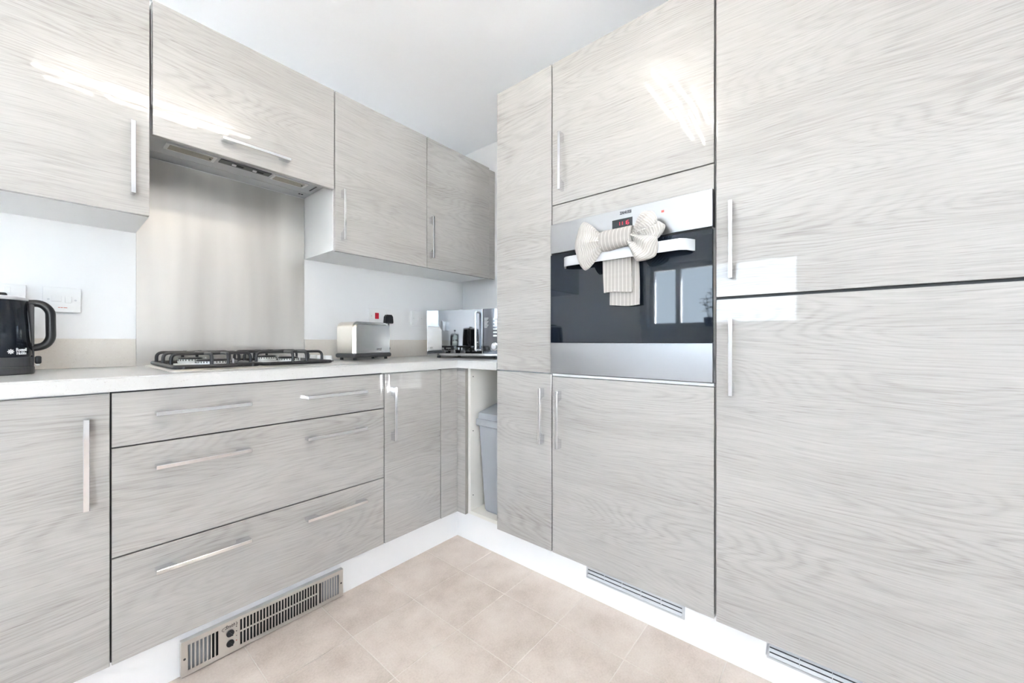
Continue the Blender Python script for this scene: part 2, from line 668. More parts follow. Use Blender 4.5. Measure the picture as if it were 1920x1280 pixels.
def glazed(name, axis, rect, splits, fw):
    u0, u1, z0, z1 = rect
    base = XL if axis == 'x' else YF
    p0, p1 = base - 0.20, base - 0.13

    def B(a, b, c, d, q0=p0, q1=p1):
        return (q0, q1, a, b, c, d) if axis == 'x' else (a, b, q0, q1, c, d)
    fr = [B(u0, u0 + fw, z0, z1), B(u1 - fw, u1, z0, z1), B(u0 + fw, u1 - fw, z0, z0 + fw), B(u0 + fw, u1 - fw, z1 - fw, z1)]
    us = [u0 + fw] + [u0 + (u1 - u0) * q for q in splits] + [u1 - fw]
    for q in us[1:-1]:
        fr.append(B(q - fw / 2, q + fw / 2, z0 + fw, z1 - fw))
    root = struct(name, boxes(fr), 'upvc')
    for k, (a, b) in enumerate(zip(us, us[1:])):
        a2 = a if k == 0 else a + fw / 2
        b2 = b if k == len(us) - 2 else b - fw / 2
        link('pane', box(*B(a2, b2, z0 + fw, z1 - fw, p0 + 0.03, p0 + 0.036)), 'pane', root)
    return root


wn = glazed('window_1', 'x', WIN, (0.78,), 0.06)
link('sill', box(XL - 0.13, XL + 0.03, WIN[0] - 0.03, WIN[1] + 0.03, WIN[2] - 0.02, WIN[2]), 'upvc', wn)
w2 = glazed('added_window', 'x', ADDED_WIN, (0.5,), 0.06)  # unseen window, added for its light
link('sill', box(XL - 0.13, XL + 0.03, ADDED_WIN[0] - 0.03, ADDED_WIN[1] + 0.03, ADDED_WIN[2] - 0.02, ADDED_WIN[2]), 'upvc', w2)
glazed('added_patio_door', 'y', ADDED_PAT, (0.5,), 0.09)  # unseen patio door, added to light the hob-side fronts
struct('ground_outside', boxes([(-14, XL - 0.28, -12, 10, -0.3, -0.15), (XL - 0.28, 8, -12, YF - 0.28, -0.3, -0.15)]), 'lawn')
fn = thing('garden_fence', 'timber garden fence standing beyond the window', 'fence', (-9, 0, -0.15))
for k in range(40):
    link('board', box(-9.02, -9.0, -8 + k * 0.4, -8 + k * 0.4 + 0.385, -0.15, 1.15), 'fence', fn)

# ------------------------------------------------------------------ chrome bow handles (shared mesh)
HL, HD, HWD = 0.228, 0.033, 0.011


def handle_mesh(vertical, face):
    pts = [(-HL / 2, 0), (-HL / 2, HD), (HL / 2, HD), (HL / 2, 0)]
    c0, dep, r = 0.078, HD - 0.0045, 0.024
    arc = []
    for k in range(7):
        t = PI / 2 * k / 6
        arc.append((c0 - r + r * math.cos(t), dep * math.sin(t)))
    pts += arc + [(-a, b) for a, b in reversed(arc)]
    bm = bmesh.new()
    # outline (length, depth) extruded across the width
    if vertical:   # length -> up, depth -> out, width -> across
        m = Matrix(((0, 0, 1, 0), (1, 0, 0, 0), (0, 1, 0, 0), (0, 0, 0, 1)))
    else:          # length -> across, depth -> out, width -> up
        m = Matrix(((1, 0, 0, 0), (0, 0, 1, 0), (0, 1, 0, 0), (0, 0, 0, 1)))
    prism(bm, pts, -HWD / 2, HWD / 2, face @ m)
    es = [e for e in bm.edges if e.is_manifold and e.calc_face_angle(0) > 1.2]
    bmesh.ops.bevel(bm, geom=es, offset=0.0008, segments=1, affect='EDGES')
    me = bm_mesh(bm, 'handle')
    me.materials.append(M['chrome'])
    return me


HAND = {('v', 'y'): handle_mesh(True, FACE_Y), ('h', 'y'): handle_mesh(False, FACE_Y), ('v', 'x'): handle_mesh(True, FACE_X)}


def handle(parent, kind, x, y, z):
    o = bpy.data.objects.new('handle', HAND[kind])
    C.objects.link(o)
    o.parent = parent
    o.location = Vector((x, y, z)) - root_loc(parent)
    o['label'] = 'polished chrome bow handle'
    return o


# doors: G is half the reveal between neighbours
G = 0.0019


def door_y(root, x0, x1, z0, z1, yf, name='door'):
    return link(name, box(x0 + G, x1 - G, yf, yf + TH, z0 + G, z1 - G, 0.0009), 'wood', root)


def door_x(root, y0, y1, z0, z1, xf, name='door'):
    return link(name, box(xf, xf + TH, y0 + G, y1 - G, z0 + G, z1 - G, 0.0009), 'wood', root)


def carc_y(root, x0, x1, yf, yb, z0, z1, mat='white', extra=(), t=0.016):
    e = 0.0004
    x0, x1 = x0 + e, x1 - e
    L = [(x0, x0 + t, yf, yb, z0, z1), (x1 - t, x1, yf, yb, z0, z1), (x0 + t, x1 - t, yf, yb, z0, z0 + t), (x0 + t, x1 - t, yf, yb, z1 - t, z1),
         (x0 + t, x1 - t, yb - 0.006, yb, z0 + t, z1 - t)]
    return link('carcass', boxes(L + list(extra)), mat, root)


def carc_x(root, y0, y1, xf, xb, z0, z1, mat='white', shelves=(), t=0.016):
    e = 0.0004
    y0, y1 = y0 + e, y1 - e
    L = [(xf, xb, y0, y0 + t, z0, z1), (xf, xb, y1 - t, y1, z0, z1), (xf, xb, y0 + t, y1 - t, z0, z0 + t), (xf, xb, y0 + t, y1 - t, z1 - t, z1),
         (xb - 0.006, xb, y0 + t, y1 - t, z0 + t, z1 - t)]
    for (a, b) in shelves:
        L.append((xf, xb - 0.006, y0 + t, y1 - t, a, b))
    return link('carcass', boxes(L), mat, root)


ZB0, ZB1 = 0.150, 0.8705      # base door band
YC, YCB = YB + TH + 0.001, YW - 0.002
ZD = 0.8735                   # worktop underside

# ------------------------------------------------------------------ base run under the hob
t = thing('base_cabinet', 'grey oak base cupboard below the black kettle, single door', 'cabinet', (-0.19, YB, ZB0))
carc_y(t, -0.490, 0.110, YC, YCB, ZB0, ZD - 0.001)
d = door_y(t, -0.490, 0.110, ZB0, ZB1, YB)
handle(d, ('v', 'y'), 0.0655, YB, 0.695)

t = thing('drawer_unit', 'grey oak unit of three wide drawers below the gas hob', 'cabinet', (0.512, YB, ZB0))
carc_y(t, 0.110, 0.9155, YC, YCB, ZB0, ZD - 0.001, mat='grey_d')
for (a, b, hz) in ((ZB0, 0.4320, 0.369), (0.4320, 0.7235, 0.6575), (0.7235, ZB1, 0.805)):
    d = door_y(t, 0.110, 0.9155, a, b, YB, 'drawer')
    link('drawer_box', boxes([(0.16, 0.87, YC + 0.003, YC + 0.45, a + 0.03, a + 0.042), (0.14, 0.15, YC + 0.003, YC + 0.45, a + 0.03, b - 0.035), (0.876, 0.886, YC + 0.003, YC + 0.45, a + 0.03, b - 0.035)]), 'grey_d', d)
    for hx in (0.3095, 0.7095):
        handle(d, ('h', 'y'), hx, YB, hz)

t = thing('base_cabinet', 'narrow grey oak base cupboard below the toaster, beside the corner', 'cabinet', (1.07, YB, ZB0))
carc_y(t, 0.9155, 1.2205, YC, YCB, ZB0, ZD - 0.001)
d = door_y(t, 0.9155, 1.2205, ZB0, ZB1, YB)
handle(d, ('v', 'y'), 0.953, YB, 0.696)

t = thing('corner_post', 'L-shaped grey oak corner filler between base door and open cupboard', 'filler panel', (1.27, YB, ZB0))
link('panel', box(1.2205 + G, 1.3275, YB, YB + TH, ZB0, ZB1, 0.0006), 'wood', t)
p = link('return_panel', box(1.3285, 1.3475, 1.408, YB + TH, ZB0, ZB1, 0.0006), 'wood', t)
link('edge_band', box(1.3287, 1.3473, 1.4072, 1.4079, ZB0, ZB1), 'edge', p)

# open cupboard with the bin
t = thing('open_base_cabinet', 'doorless cream base cupboard in the corner holding the grey bin', 'cabinet', (1.6, 1.30, ZB0))
cx0, cx1, cy0, cy1 = 1.348, XW - 0.004, 1.1875, 1.4065
link('carcass', boxes([(cx0, cx1, cy1 - 0.016, cy1, ZB0 + 0.0005, ZD - 0.001), (cx0, cx1, cy0, cy0 + 0.014, ZB0 + 0.0005, ZD - 0.001),
                       (cx0, cx1, cy0 + 0.014, cy1 - 0.016, ZB0 + 0.0005, ZB0 + 0.018), (cx1 - 0.006, cx1, cy0 + 0.014, cy1 - 0.016, ZB0 + 0.018, ZD - 0.001)]), 'carcass', t)
for sz in (0.83, 0.56, 0.24):
    bm = cyl(bmesh.new(), 0.0028, 0, 0.0006, 10, Matrix.Translation((1.366, cy1 - 0.0163, sz)) @ FACE_Y)
    link('screw_hole', bm_mesh(bm), 'dark', t)

# grey bin
def bin_():
    x0, y0 = 1.385, 1.205
    t = thing('waste_bin', 'grey plastic lidded bin standing inside the open corner cupboard', 'bin', (1.53, 1.29, ZB0 + 0.018))
    zb = ZB0 + 0.0185
    bm = bmesh.new()

    def ring(xa, xb, ya, yb, z, r=0.02):
        out = []
        for (cx, cy, a0) in ((xb - r, yb - r, 0), (xa + r, yb - r, PI / 2), (xa + r, ya + r, PI), (xb - r, ya + r, 3 * PI / 2)):
            for k in range(5):
                a = a0 + PI / 2 * k / 4
                out.append(bm.verts.new((cx + r * math.cos(a), cy + r * math.sin(a), z)))
        return out

    R = [ring(1.395, 1.66, 1.235, 1.340, zb), ring(1.392, 1.665, 1.231, 1.345, zb + 0.008), ring(1.381, 1.69, 1.213, 1.373, 0.585)]
    bm.faces.new(R[0][::-1])
    for a, b in zip(R, R[1:]):
        for i in range(20):
            j = (i + 1) % 20
            bm.faces.new((a[i], a[j], b[j], b[i]))
    bm.faces.new(R[-1])
    link('body', bm_mesh(bm), 'grey', t, smooth=False)
    link('rim', box(1.375, 1.695, 1.205, 1.382, 0.586, 0.622, 0.006, 2), 'grey', t)
    bm = bmesh.new()
    prism(bm, [(1.382, 0.6225), (1.690, 0.6225), (1.690, 0.69), (1.56, 0.69), (1.388, 0.650)], 1.212, 1.372, Matrix(((1, 0, 0, 0), (0, 0, 1, 0), (0, 1, 0, 0), (0, 0, 0, 1))))
    ld = link('lid', bm_mesh(bm), 'grey', t)
    link('lid_seam', box(1.3865, 1.69, 1.2118, 1.3725, 0.634, 0.6365), 'grey_d', ld)


bin_()

# ------------------------------------------------------------------ plinths, heater, vents
t = tag(link('plinth', box(-0.490, 1.3715, 1.512, 1.528, 0.0, ZB0 - 0.001), 'plinth'), 'white plinth board running under the drawers on the hob side', 'plinth')
t = tag(link('plinth', box(1.3720, 1.388, -0.315, 1.528, 0.0, ZB0 - 0.001), 'plinth'), 'white plinth board running under the tall units', 'plinth')


def heater():
    x0, x1, z0, z1 = 0.258, 0.752, 0.004, 0.108
    yf = 1.494
    t = thing('plinth_heater', 'brushed steel kickspace heater with slotted grilles set in plinth', 'heater', ((x0 + x1) / 2, yf, z0))

    def plate(xa, xb, za, zb, holes):
        """plate with rectangular slots; holes = list of (x0, x1, [(z0, z1), ...]) sorted in x, all with the same rows"""
        L = []
        y0, y1 = yf, yf + 0.0016
        cur = xa
        for (ha, hb, rows) in holes:
            L.append((cur, ha, y0, y1, za, zb))
            zc = za
            for (p0, p1) in rows:
                L.append((ha, hb, y0, y1, zc, p0))
                zc = p1
            L.append((ha, hb, y0, y1, zc, zb))
            cur = hb
        L.append((cur, xb, y0, y1, za, zb))
        return boxes(L)

    rows1 = [(z0 + 0.014, z1 - 0.014)]
    rows2 = [(z0 + 0.012, z0 + 0.053), (z0 + 0.058, z1 - 0.010)]
    # left louvre
    hl = [(x0 + 0.016 + k * 0.0098, x0 + 0.016 + k * 0.0098 + 0.0062, rows1) for k in range(8)]
    link('side_grille', plate(x0, x0 + 0.098, z0, z1, hl), 'steel_plain', t)
    link('control_panel', box(x0 + 0.098, x0 + 0.147, yf, yf + 0.0016, z0, z1), 'steel_plain', t)
    n = 26
    p = (x1 - 0.098 - (x0 + 0.147)) / n
    hc = [(x0 + 0.147 + k * p + p * 0.22, x0 + 0.147 + k * p + p * 0.82, rows2) for k in range(n)]
    link('outlet_grille', plate(x0 + 0.147, x1 - 0.098, z0, z1, hc), 'steel_plain', t)
    hr = [(x1 - 0.092 + k * 0.0098, x1 - 0.092 + k * 0.0098 + 0.0062, rows1) for k in range(8)]
    link('side_grille', plate(x1 - 0.098, x1, z0, z1, hr), 'steel_plain', t)
    link('rim', boxes([(x0, x1, yf + 0.0017, yf + 0.0178, z1 - 0.0015, z1), (x0, x1, yf + 0.0017, yf + 0.0178, z0, z0 + 0.0015),
                       (x0, x0 + 0.0015, yf + 0.0017, yf + 0.0178, z0 + 0.0015, z1 - 0.0015), (x1 - 0.0015, x1, yf + 0.0017, yf + 0.0178, z0 + 0.0015, z1 - 0.0015)]), 'steel_plain', t)
    link('dark_inside', box(x0 + 0.072, x1 - 0.075, yf + 0.012, yf + 0.0175, z0 + 0.002, z1 - 0.002), 'dark', t)
    link('baffle', box(x0 + 0.004, x0 + 0.072, yf + 0.013, yf + 0.0175, z0 + 0.002, z1 - 0.002), 'grey', t)
    link('baffle', box(x1 - 0.075, x1 - 0.004, yf + 0.013, yf + 0.0175, z0 + 0.002, z1 - 0.002), 'grey', t)
    for zc in (z0 + 0.033, z0 + 0.065):
        bm = cyl(bmesh.new(), 0.0105, 0, 0.0035, 24, Matrix.Translation((x0 + 0.122, yf, zc)) @ FACE_Y)
        bx(bm, -0.0015, 0.0015, -0.0105, 0.0105, 0.0035, 0.006, M4=Matrix.Translation((x0 + 0.122, yf, zc)) @ FACE_Y @ Matrix.Rotation(0.6, 4, 'Z'))
        link('knob', bm_mesh(bm), 'black', t)
    for k, mt in enumerate(('ink', 'ink', 'inkg', 'inkr')):
        bm = cyl(bmesh.new(), 0.0016, 0, 0.0005, 10, Matrix.Translation((x0 + 0.139, yf, z1 - 0.026 - k * 0.015)) @ FACE_Y)
        link('indicator', bm_mesh(bm), mt, t)
    for xs in (x0 + 0.008, x1 - 0.008):
        bm = lathe(bmesh.new(), [(0.0032, 0), (0.0032, 0.0008), (0.0018, 0.001), (0.0012, 0.0002), (0, 0.0002)], 14, Matrix.Translation((xs, yf, (z0 + z1) / 2)) @ FACE_Y)
        link('screw', bm_mesh(bm), 'grey_d', t)
    me = text_mesh("Smith's", 0.0155, shear=0.35, width=0.034)
    me.transform(Matrix.Translation((x0 + 0.1245, yf - 0.0003, z1 - 0.0165)) @ FACE_Y)
    lt = link('lettering', me, 'ink', t)
    pts = []
    for k in range(14):
        a = math.radians(70 + 170 * k / 13)
        pts.append((x0 + 0.112 + 0.012 * math.cos(a), yf - 0.0003, z1 - 0.0195 + 0.0065 * math.sin(a)))
    link('swoosh', bm_mesh(tube(bmesh.new(), pts, 0.0005, 5)), 'ink', lt)


heater()


def plinth_vent(y0, y1, z0, z1, label):
    xf = 1.3672
    t = thing('plinth_vent', label, 'vent', (xf, (y0 + y1) / 2, z0))
    f = 0.006
    link('frame', boxes([(xf, xf + 0.0045, y0, y1, z0, z0 + f), (xf, xf + 0.0045, y0, y1, z1 - f, z1), (xf, xf + 0.0045, y0, y0 + f, z0 + f, z1 - f), (xf, xf + 0.0045, y1 - f, y1, z0 + f, z1 - f)]), 'silver', t)
    link('backing', box(xf + 0.0036, xf + 0.0047, y0 + f, y1 - f, z0 + f, z1 - f), 'grey_d', t)
    h = (z1 - z0 - 2 * f) / 3
    for k in range(3):
        zc = z0 + f + (k + 0.5) * h
        bm = bx(bmesh.new(), -0.0045, 0.0045, (y0 + f), (y1 - f), -0.0006, 0.0006, M4=Matrix.Translation((xf - 0.0005, 0, zc)) @ Matrix.Rotation(-0.9, 4, 'Y'))
        link('slat', bm_mesh(bm), 'silver', t)
    n = 5
    for k in range(n + 1):
        yc = y0 + f + (y1 - y0 - 2 * f) * k / n
        link('divider', box(xf - 0.001, xf + 0.0035, yc - 0.0008, yc + 0.0008, z0 + f, z1 - f), 'silver', t)


plinth_vent(0.389, 0.757, 0.074, 0.130, 'slim silver louvred vent in plinth under the oven unit')
plinth_vent(-0.215, 0.157, 0.070, 0.126, 'slim silver louvred vent in plinth under the fridge unit')

# ------------------------------------------------------------------ worktop and upstands
WYF, WXF = 1.450, 1.316
bm = bmesh.new()
out = [(-0.50, WYF), (WXF, WYF), (WXF, 1.1875), (XW - 0.0005, 1.1875), (XW - 0.0005, YW - 0.0005), (-0.50, YW - 0.0005)]
prism(bm, out, ZD, WT)
es = [e for e in bm.edges if all(abs(v.co.z - WT) < 1e-5 for v in e.verts) and (all(abs(v.co.y - WYF) < 1e-5 for v in e.verts) or all(abs(v.co.x - WXF) < 1e-5 for v in e.verts))]
bmesh.ops.bevel(bm, geom=es, offset=0.004, segments=3, affect='EDGES')
tag(link('worktop', bm_mesh(bm), 'worktop'), 'pale speckled L-shaped worktop over the base units', 'worktop')
UT = 0.013
tag(link('upstand', box(-0.50, 0.2195, YW - UT, YW - 0.0005, WT + 0.0003, 1.015, 0.001), 'upstand'), 'beige speckled upstand behind the kettle, left of the steel panel', 'upstand')
tag(link('upstand', box(0.8275, XW - 0.0005, YW - UT, YW - 0.0005, WT + 0.0003, 1.015, 0.001), 'upstand'), 'beige speckled upstand behind the toaster', 'upstand')
tag(link('upstand', box(XW - UT, XW - 0.0005, 1.190, YW - UT - 0.0005, WT + 0.0003, 1.015, 0.001), 'upstand'), 'beige speckled upstand behind the microwave on the side wall', 'upstand')
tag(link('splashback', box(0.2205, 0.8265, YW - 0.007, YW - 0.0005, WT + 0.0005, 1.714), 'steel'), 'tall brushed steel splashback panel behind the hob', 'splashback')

# ------------------------------------------------------------------ wall cupboards
ZU0, ZU1 = 1.413, 2.130
UYC, UYB = YU + TH + 0.001, YW - 0.001
t = thing('wall_cupboard', 'grey oak wall cupboard above the kettle, left of the cooker hood', 'cabinet', (-0.08, YU, ZU0))
carc_y(t, -0.382, 0.2195, UYC, UYB, ZU0 + 0.003, ZU1)
d = door_y(t, -0.382, 0.2200, ZU0, ZU1, YU)
handle(d, ('v', 'y'), 0.1775, YU, 1.586)

t = thing('hood_cupboard', 'grey oak lift-up flap cupboard hiding the cooker hood', 'cabinet', (0.525, YU, 1.685))
carc_y(t, 0.2245, 0.8280, UYC, UYB, 1.790, ZU1)
d = door_y(t, 0.2240, 0.8285, 1.684, ZU1, YU, 'flap_door')
handle(d, ('h', 'y'), 0.523, YU, 1.740)


def hood():
    z = 1.720
    x0, x1 = 0.2255, 0.8270
    t = thing('cooker_hood', 'silver integrated cooker hood underside above the steel splashback', 'extractor hood', (0.525, 1.9, z))
    link('body', boxes([(x0, x1, YU + 0.045, 1.9660, z, z + 0.066)]), 'hood', t)
    link('rear_panel', box(x0, x1, 1.9680, YW - 0.002, z - 0.001, z + 0.066), 'hood', t)
    y0, y1 = 1.850, 1.900

    def lamp(xa, xb):
        f = link('lamp', boxes([(xa - 0.010, xa, y0 - 0.004, y1 + 0.004, z - 0.004, z - 0.0003), (xb, xb + 0.010, y0 - 0.004, y1 + 0.004, z - 0.004, z - 0.0003),
                                (xa, xb, y0 - 0.004, y0, z - 0.004, z - 0.0003), (xa, xb, y1, y1 + 0.004, z - 0.004, z - 0.0003)]), 'socket', t)
        link('lens', box(xa, xb, y0, y1, z - 0.003, z - 0.0003), 'lens', f)
        bm = cyl(bmesh.new(), 0.003, 0, 0.002, 10, Matrix.Translation((xb - 0.007, (y0 + y1) / 2, z - 0.0052)))
        link('catch', bm_mesh(bm), 'dark', f)
    lamp(0.288, 0.418)
    lamp(0.635, 0.757)
    c = link('switch_panel', box(0.440, 0.618, 1.846, 1.886, z - 0.003, z - 0.0003), 'grey_d', t)
    for xs in (0.480, 0.552):
        link('slider', box(xs, xs + 0.014, 1.858, 1.868, z - 0.008, z - 0.0032, 0.001), 'socket', c)
        link('slider_track', box(xs + 0.016, xs + 0.040, 1.860, 1.872, z - 0.0042, z - 0.0032), 'dark', c)
    link('slot', box(0.800, 0.806, 1.845, 1.920, z - 0.0012, z - 0.0003), 'ink', t)
    for xs, ys in ((0.240, 1.985), (0.793, 1.985), (0.782, 1.987)):
        link('clip_hole', box(xs, xs + 0.008, ys, ys + 0.010, z - 0.0022, z - 0.0013), 'dark', t)


hood()

t = thing('wall_cupboard', 'grey oak wall cupboard above the toaster, right of the hood', 'cabinet', (1.08, YU, ZU0))
carc_y(t, 0.8295, 1.3405, UYC, UYB, ZU0 + 0.003, ZU1)
d = door_y(t, 0.8300, 1.3405, ZU0 - 0.003, ZU1, YU)
handle(d, ('v', 'y'), 0.864, YU, 1.5775)
t = thing('wall_cupboard', 'grey oak wall cupboard in the corner above the microwave', 'cabinet', (1.59, YU, ZU0))
carc_y(t, 1.3405, 1.8430, UYC, UYB, ZU0 + 0.003, ZU1)
d = door_y(t, 1.3405, 1.8430, ZU0 - 0.003, ZU1, YU)
handle(d, ('v', 'y'), 1.364, YU, 1.5775)
tag(link('filler_panel', box(1.8445, XW - 0.001, YU + 0.012, YU + 0.030, ZU0 + 0.004, ZU1 - 0.004, 0.0006), 'wood'), 'thin grey oak filler strip closing the corner beside the wall cupboards', 'filler panel')

# ------------------------------------------------------------------ tall units
XC, XCB = XT + TH + 0.001, XW - 0.002
ZT = 2.132
t = thing('tall_cabinet', 'narrow tall grey oak larder unit beside the open corner cupboard', 'cabinet', (XT, 1.035, ZB0))
carc_x(t, 0.8870, 1.1860, XC, XCB, ZB0, ZT, shelves=((0.866, 0.882),))
d = door_x(t, 0.8860, 1.1865, 0.8755, ZT, XT)
d = door_x(t, 0.8860, 1.1865, ZB0, 0.8745, XT)
handle(d, ('v', 'x'), XT, 0.928, 0.700)
t = thing('oven_cabinet', 'tall grey oak housing unit around the built-in oven', 'cabinet', (XT, 0.585, ZB0))
carc_x(t, 0.2860, 0.8850, XC, XCB, ZB0, ZT, shelves=((0.858, 0.8735), (1.500, 1.516)))
d = door_x(t, 0.2860, 0.8850, 1.5540, ZT, XT)
handle(d, ('v', 'x'), XT, 0.833, 1.7145)
link('filler_strip', box(XT, XT + TH, 0.2860 + G, 0.8850 - G, 1.4745, 1.5520, 0.0008), 'wood', t)
link('support_shelf', box(XT + 0.002, XC, 0.2880, 0.8830, 0.8665, 0.8755), 'white', t)
d = door_x(t, 0.2860, 0.8850, ZB0, 0.8660, XT)
handle(d, ('v', 'x'), XT, 0.845, 0.6945)
t = thing('fridge_cabinet', 'tall grey oak fridge freezer unit with two stacked doors, right of the oven', 'cabinet', (XT, -0.015, ZB0))
carc_x(t, -0.3150, 0.2840, XC, XCB, ZB0, ZT, mat='grey_d', shelves=((1.120, 1.150),))
d = door_x(t, -0.3150, 0.2835, 1.1390, ZT, XT)
handle(d, ('v', 'x'), XT, 0.238, 1.3060)
d = door_x(t, -0.3150, 0.2835, ZB0 - 0.004, 1.1345, XT)
handle(d, ('v', 'x'), XT, 0.238, 0.9580)
tag(link('end_panel', box(XT, XCB, -0.3350, -0.3165, 0.0, ZT, 0.0008), 'wood'), 'grey oak end panel closing the side of the fridge unit', 'panel')

# ------------------------------------------------------------------ oven
XO = 1.302       # oven front face


def oven():
    y0, y1 = 0.2885, 0.8825
    t = thing('oven', 'built-in stainless steel oven with black glass door and red clock', 'oven', (XO, 0.585, 0.878))
    link('body', box(XC + 0.001, 1.86, 0.320, 0.850, 0.885, 1.465), 'grey_d', t)
    cp = link('control_panel', box(XO, XC, y0, y1, 1.357, 1.4725, 0.001), 'steel_h', t)
    dr = link('door_glass', box(XO, XO + 0.012, y0, y1, 1.0005, 1.350, 0.0008), 'ovenglass', t)
    link('door_back', box(XO + 0.0125, XC, y0 + 0.006, y1 - 0.006, 0.884, 1.354), 'grey_d', t)
    link('lower_panel', box(XO, XO + 0.012, y0, y1, 0.8790, 0.9995, 0.0008), 'steel_h', t)
    link('vent_gap', box(XO + 0.004, XO + 0.012, y0 + 0.004, y1 - 0.004, 1.3505, 1.3565), 'dark', t)
    # display and clock digits
    dm = link('display', box(XO - 0.0008, XO - 0.0001, 0.541, 0.616, 1.403, 1.4375), 'blackgloss', cp)
    seg = {'1': 'bc', '6': 'acdefg', '7': 'abc', ':': ''}
    W, H, th = 0.0070, 0.0130, 0.0013
    a = 0.597 - 0.0
    ycur = 0.5945
    bm = bmesh.new()

    def s(yc, zc, ly, lz):
        bx(bm, XO - 0.0016, XO - 0.0009, yc - ly / 2, yc + ly / 2, zc - lz / 2, zc + lz / 2)
    zc = 1.4215
    for ch in '11:16':
        if ch == ':':
            s(ycur + 0.0008, zc + 0.003, 0.0014, 0.0014)
            s(ycur + 0.0008, zc - 0.003, 0.0014, 0.0014)
            ycur -= 0.0042
            continue
        c = ycur - W / 2
        for k in seg[ch]:
            if k in 'adg':
                s(c, zc + {'a': H / 2, 'g': 0, 'd': -H / 2}[k], W - th, th)
            else:
                yy = c + (W / 2 if k in 'ef' else -W / 2)
                s(yy, zc + (H / 4 if k in 'bf' else -H / 4), th, H / 2 - th)
        ycur -= W + 0.0028
    link('digits', bm_mesh(bm), 'led_red', cp)
    me = text_mesh('ZANUSSI', 0.0135, width=0.042, bold=0.0006)
    me.transform(Matrix.Translation((XO - 0.0004, 0.566, 1.4575)) @ FACE_X)
    link('lettering', me, 'ink', cp)
    link('indicator', box(XO - 0.0008, XO - 0.0001, 0.4335, 0.4425, 1.430, 1.4375), 'inkr', cp)
    # bowed flat handle
    pts = []
    ya, yb = 0.815, 0.338
    N = 28
    for k in range(N + 1):
        u = k / N
        y = ya + (yb - ya) * u
        e = min(u, 1 - u) / 0.085
        dx = 0.046 * (1 - (1 - min(e, 1)) ** 2.2) if e < 1 else 0.046
        pts.append((XO - 0.0005 - dx - 0.004 * math.sin(PI * u), y))
    bm = bmesh.new()
    outl, inl = pts, [(x + 0.0055, y) for x, y in pts]
    inl[0] = (XO - 0.0004, pts[0][1] - 0.007)
    inl[-1] = (XO - 0.0004, pts[-1][1] + 0.007)
    lo, hi = 1.289, 1.3245
    for arr in ((outl, 1), (inl, 0)):
        pass
    V = [[bm.verts.new((x, y, z)) for (x, y) in L] for z in (lo, hi) for L in (outl, inl)]
    ol, il, oh, ih = V
    for k in range(N):
        bm.faces.new((ol[k], ol[k + 1], oh[k + 1], oh[k]))
        bm.faces.new((il[k + 1], il[k], ih[k], ih[k + 1]))
        bm.faces.new((oh[k], oh[k + 1], ih[k + 1], ih[k]))
        bm.faces.new((ol[k + 1], ol[k], il[k], il[k + 1]))
    for k in (0, N):
        bm.faces.new((ol[k], oh[k], ih[k], il[k]))
    link('door_handle', bm_mesh(bm), 'silver', t, smooth=True)


oven()

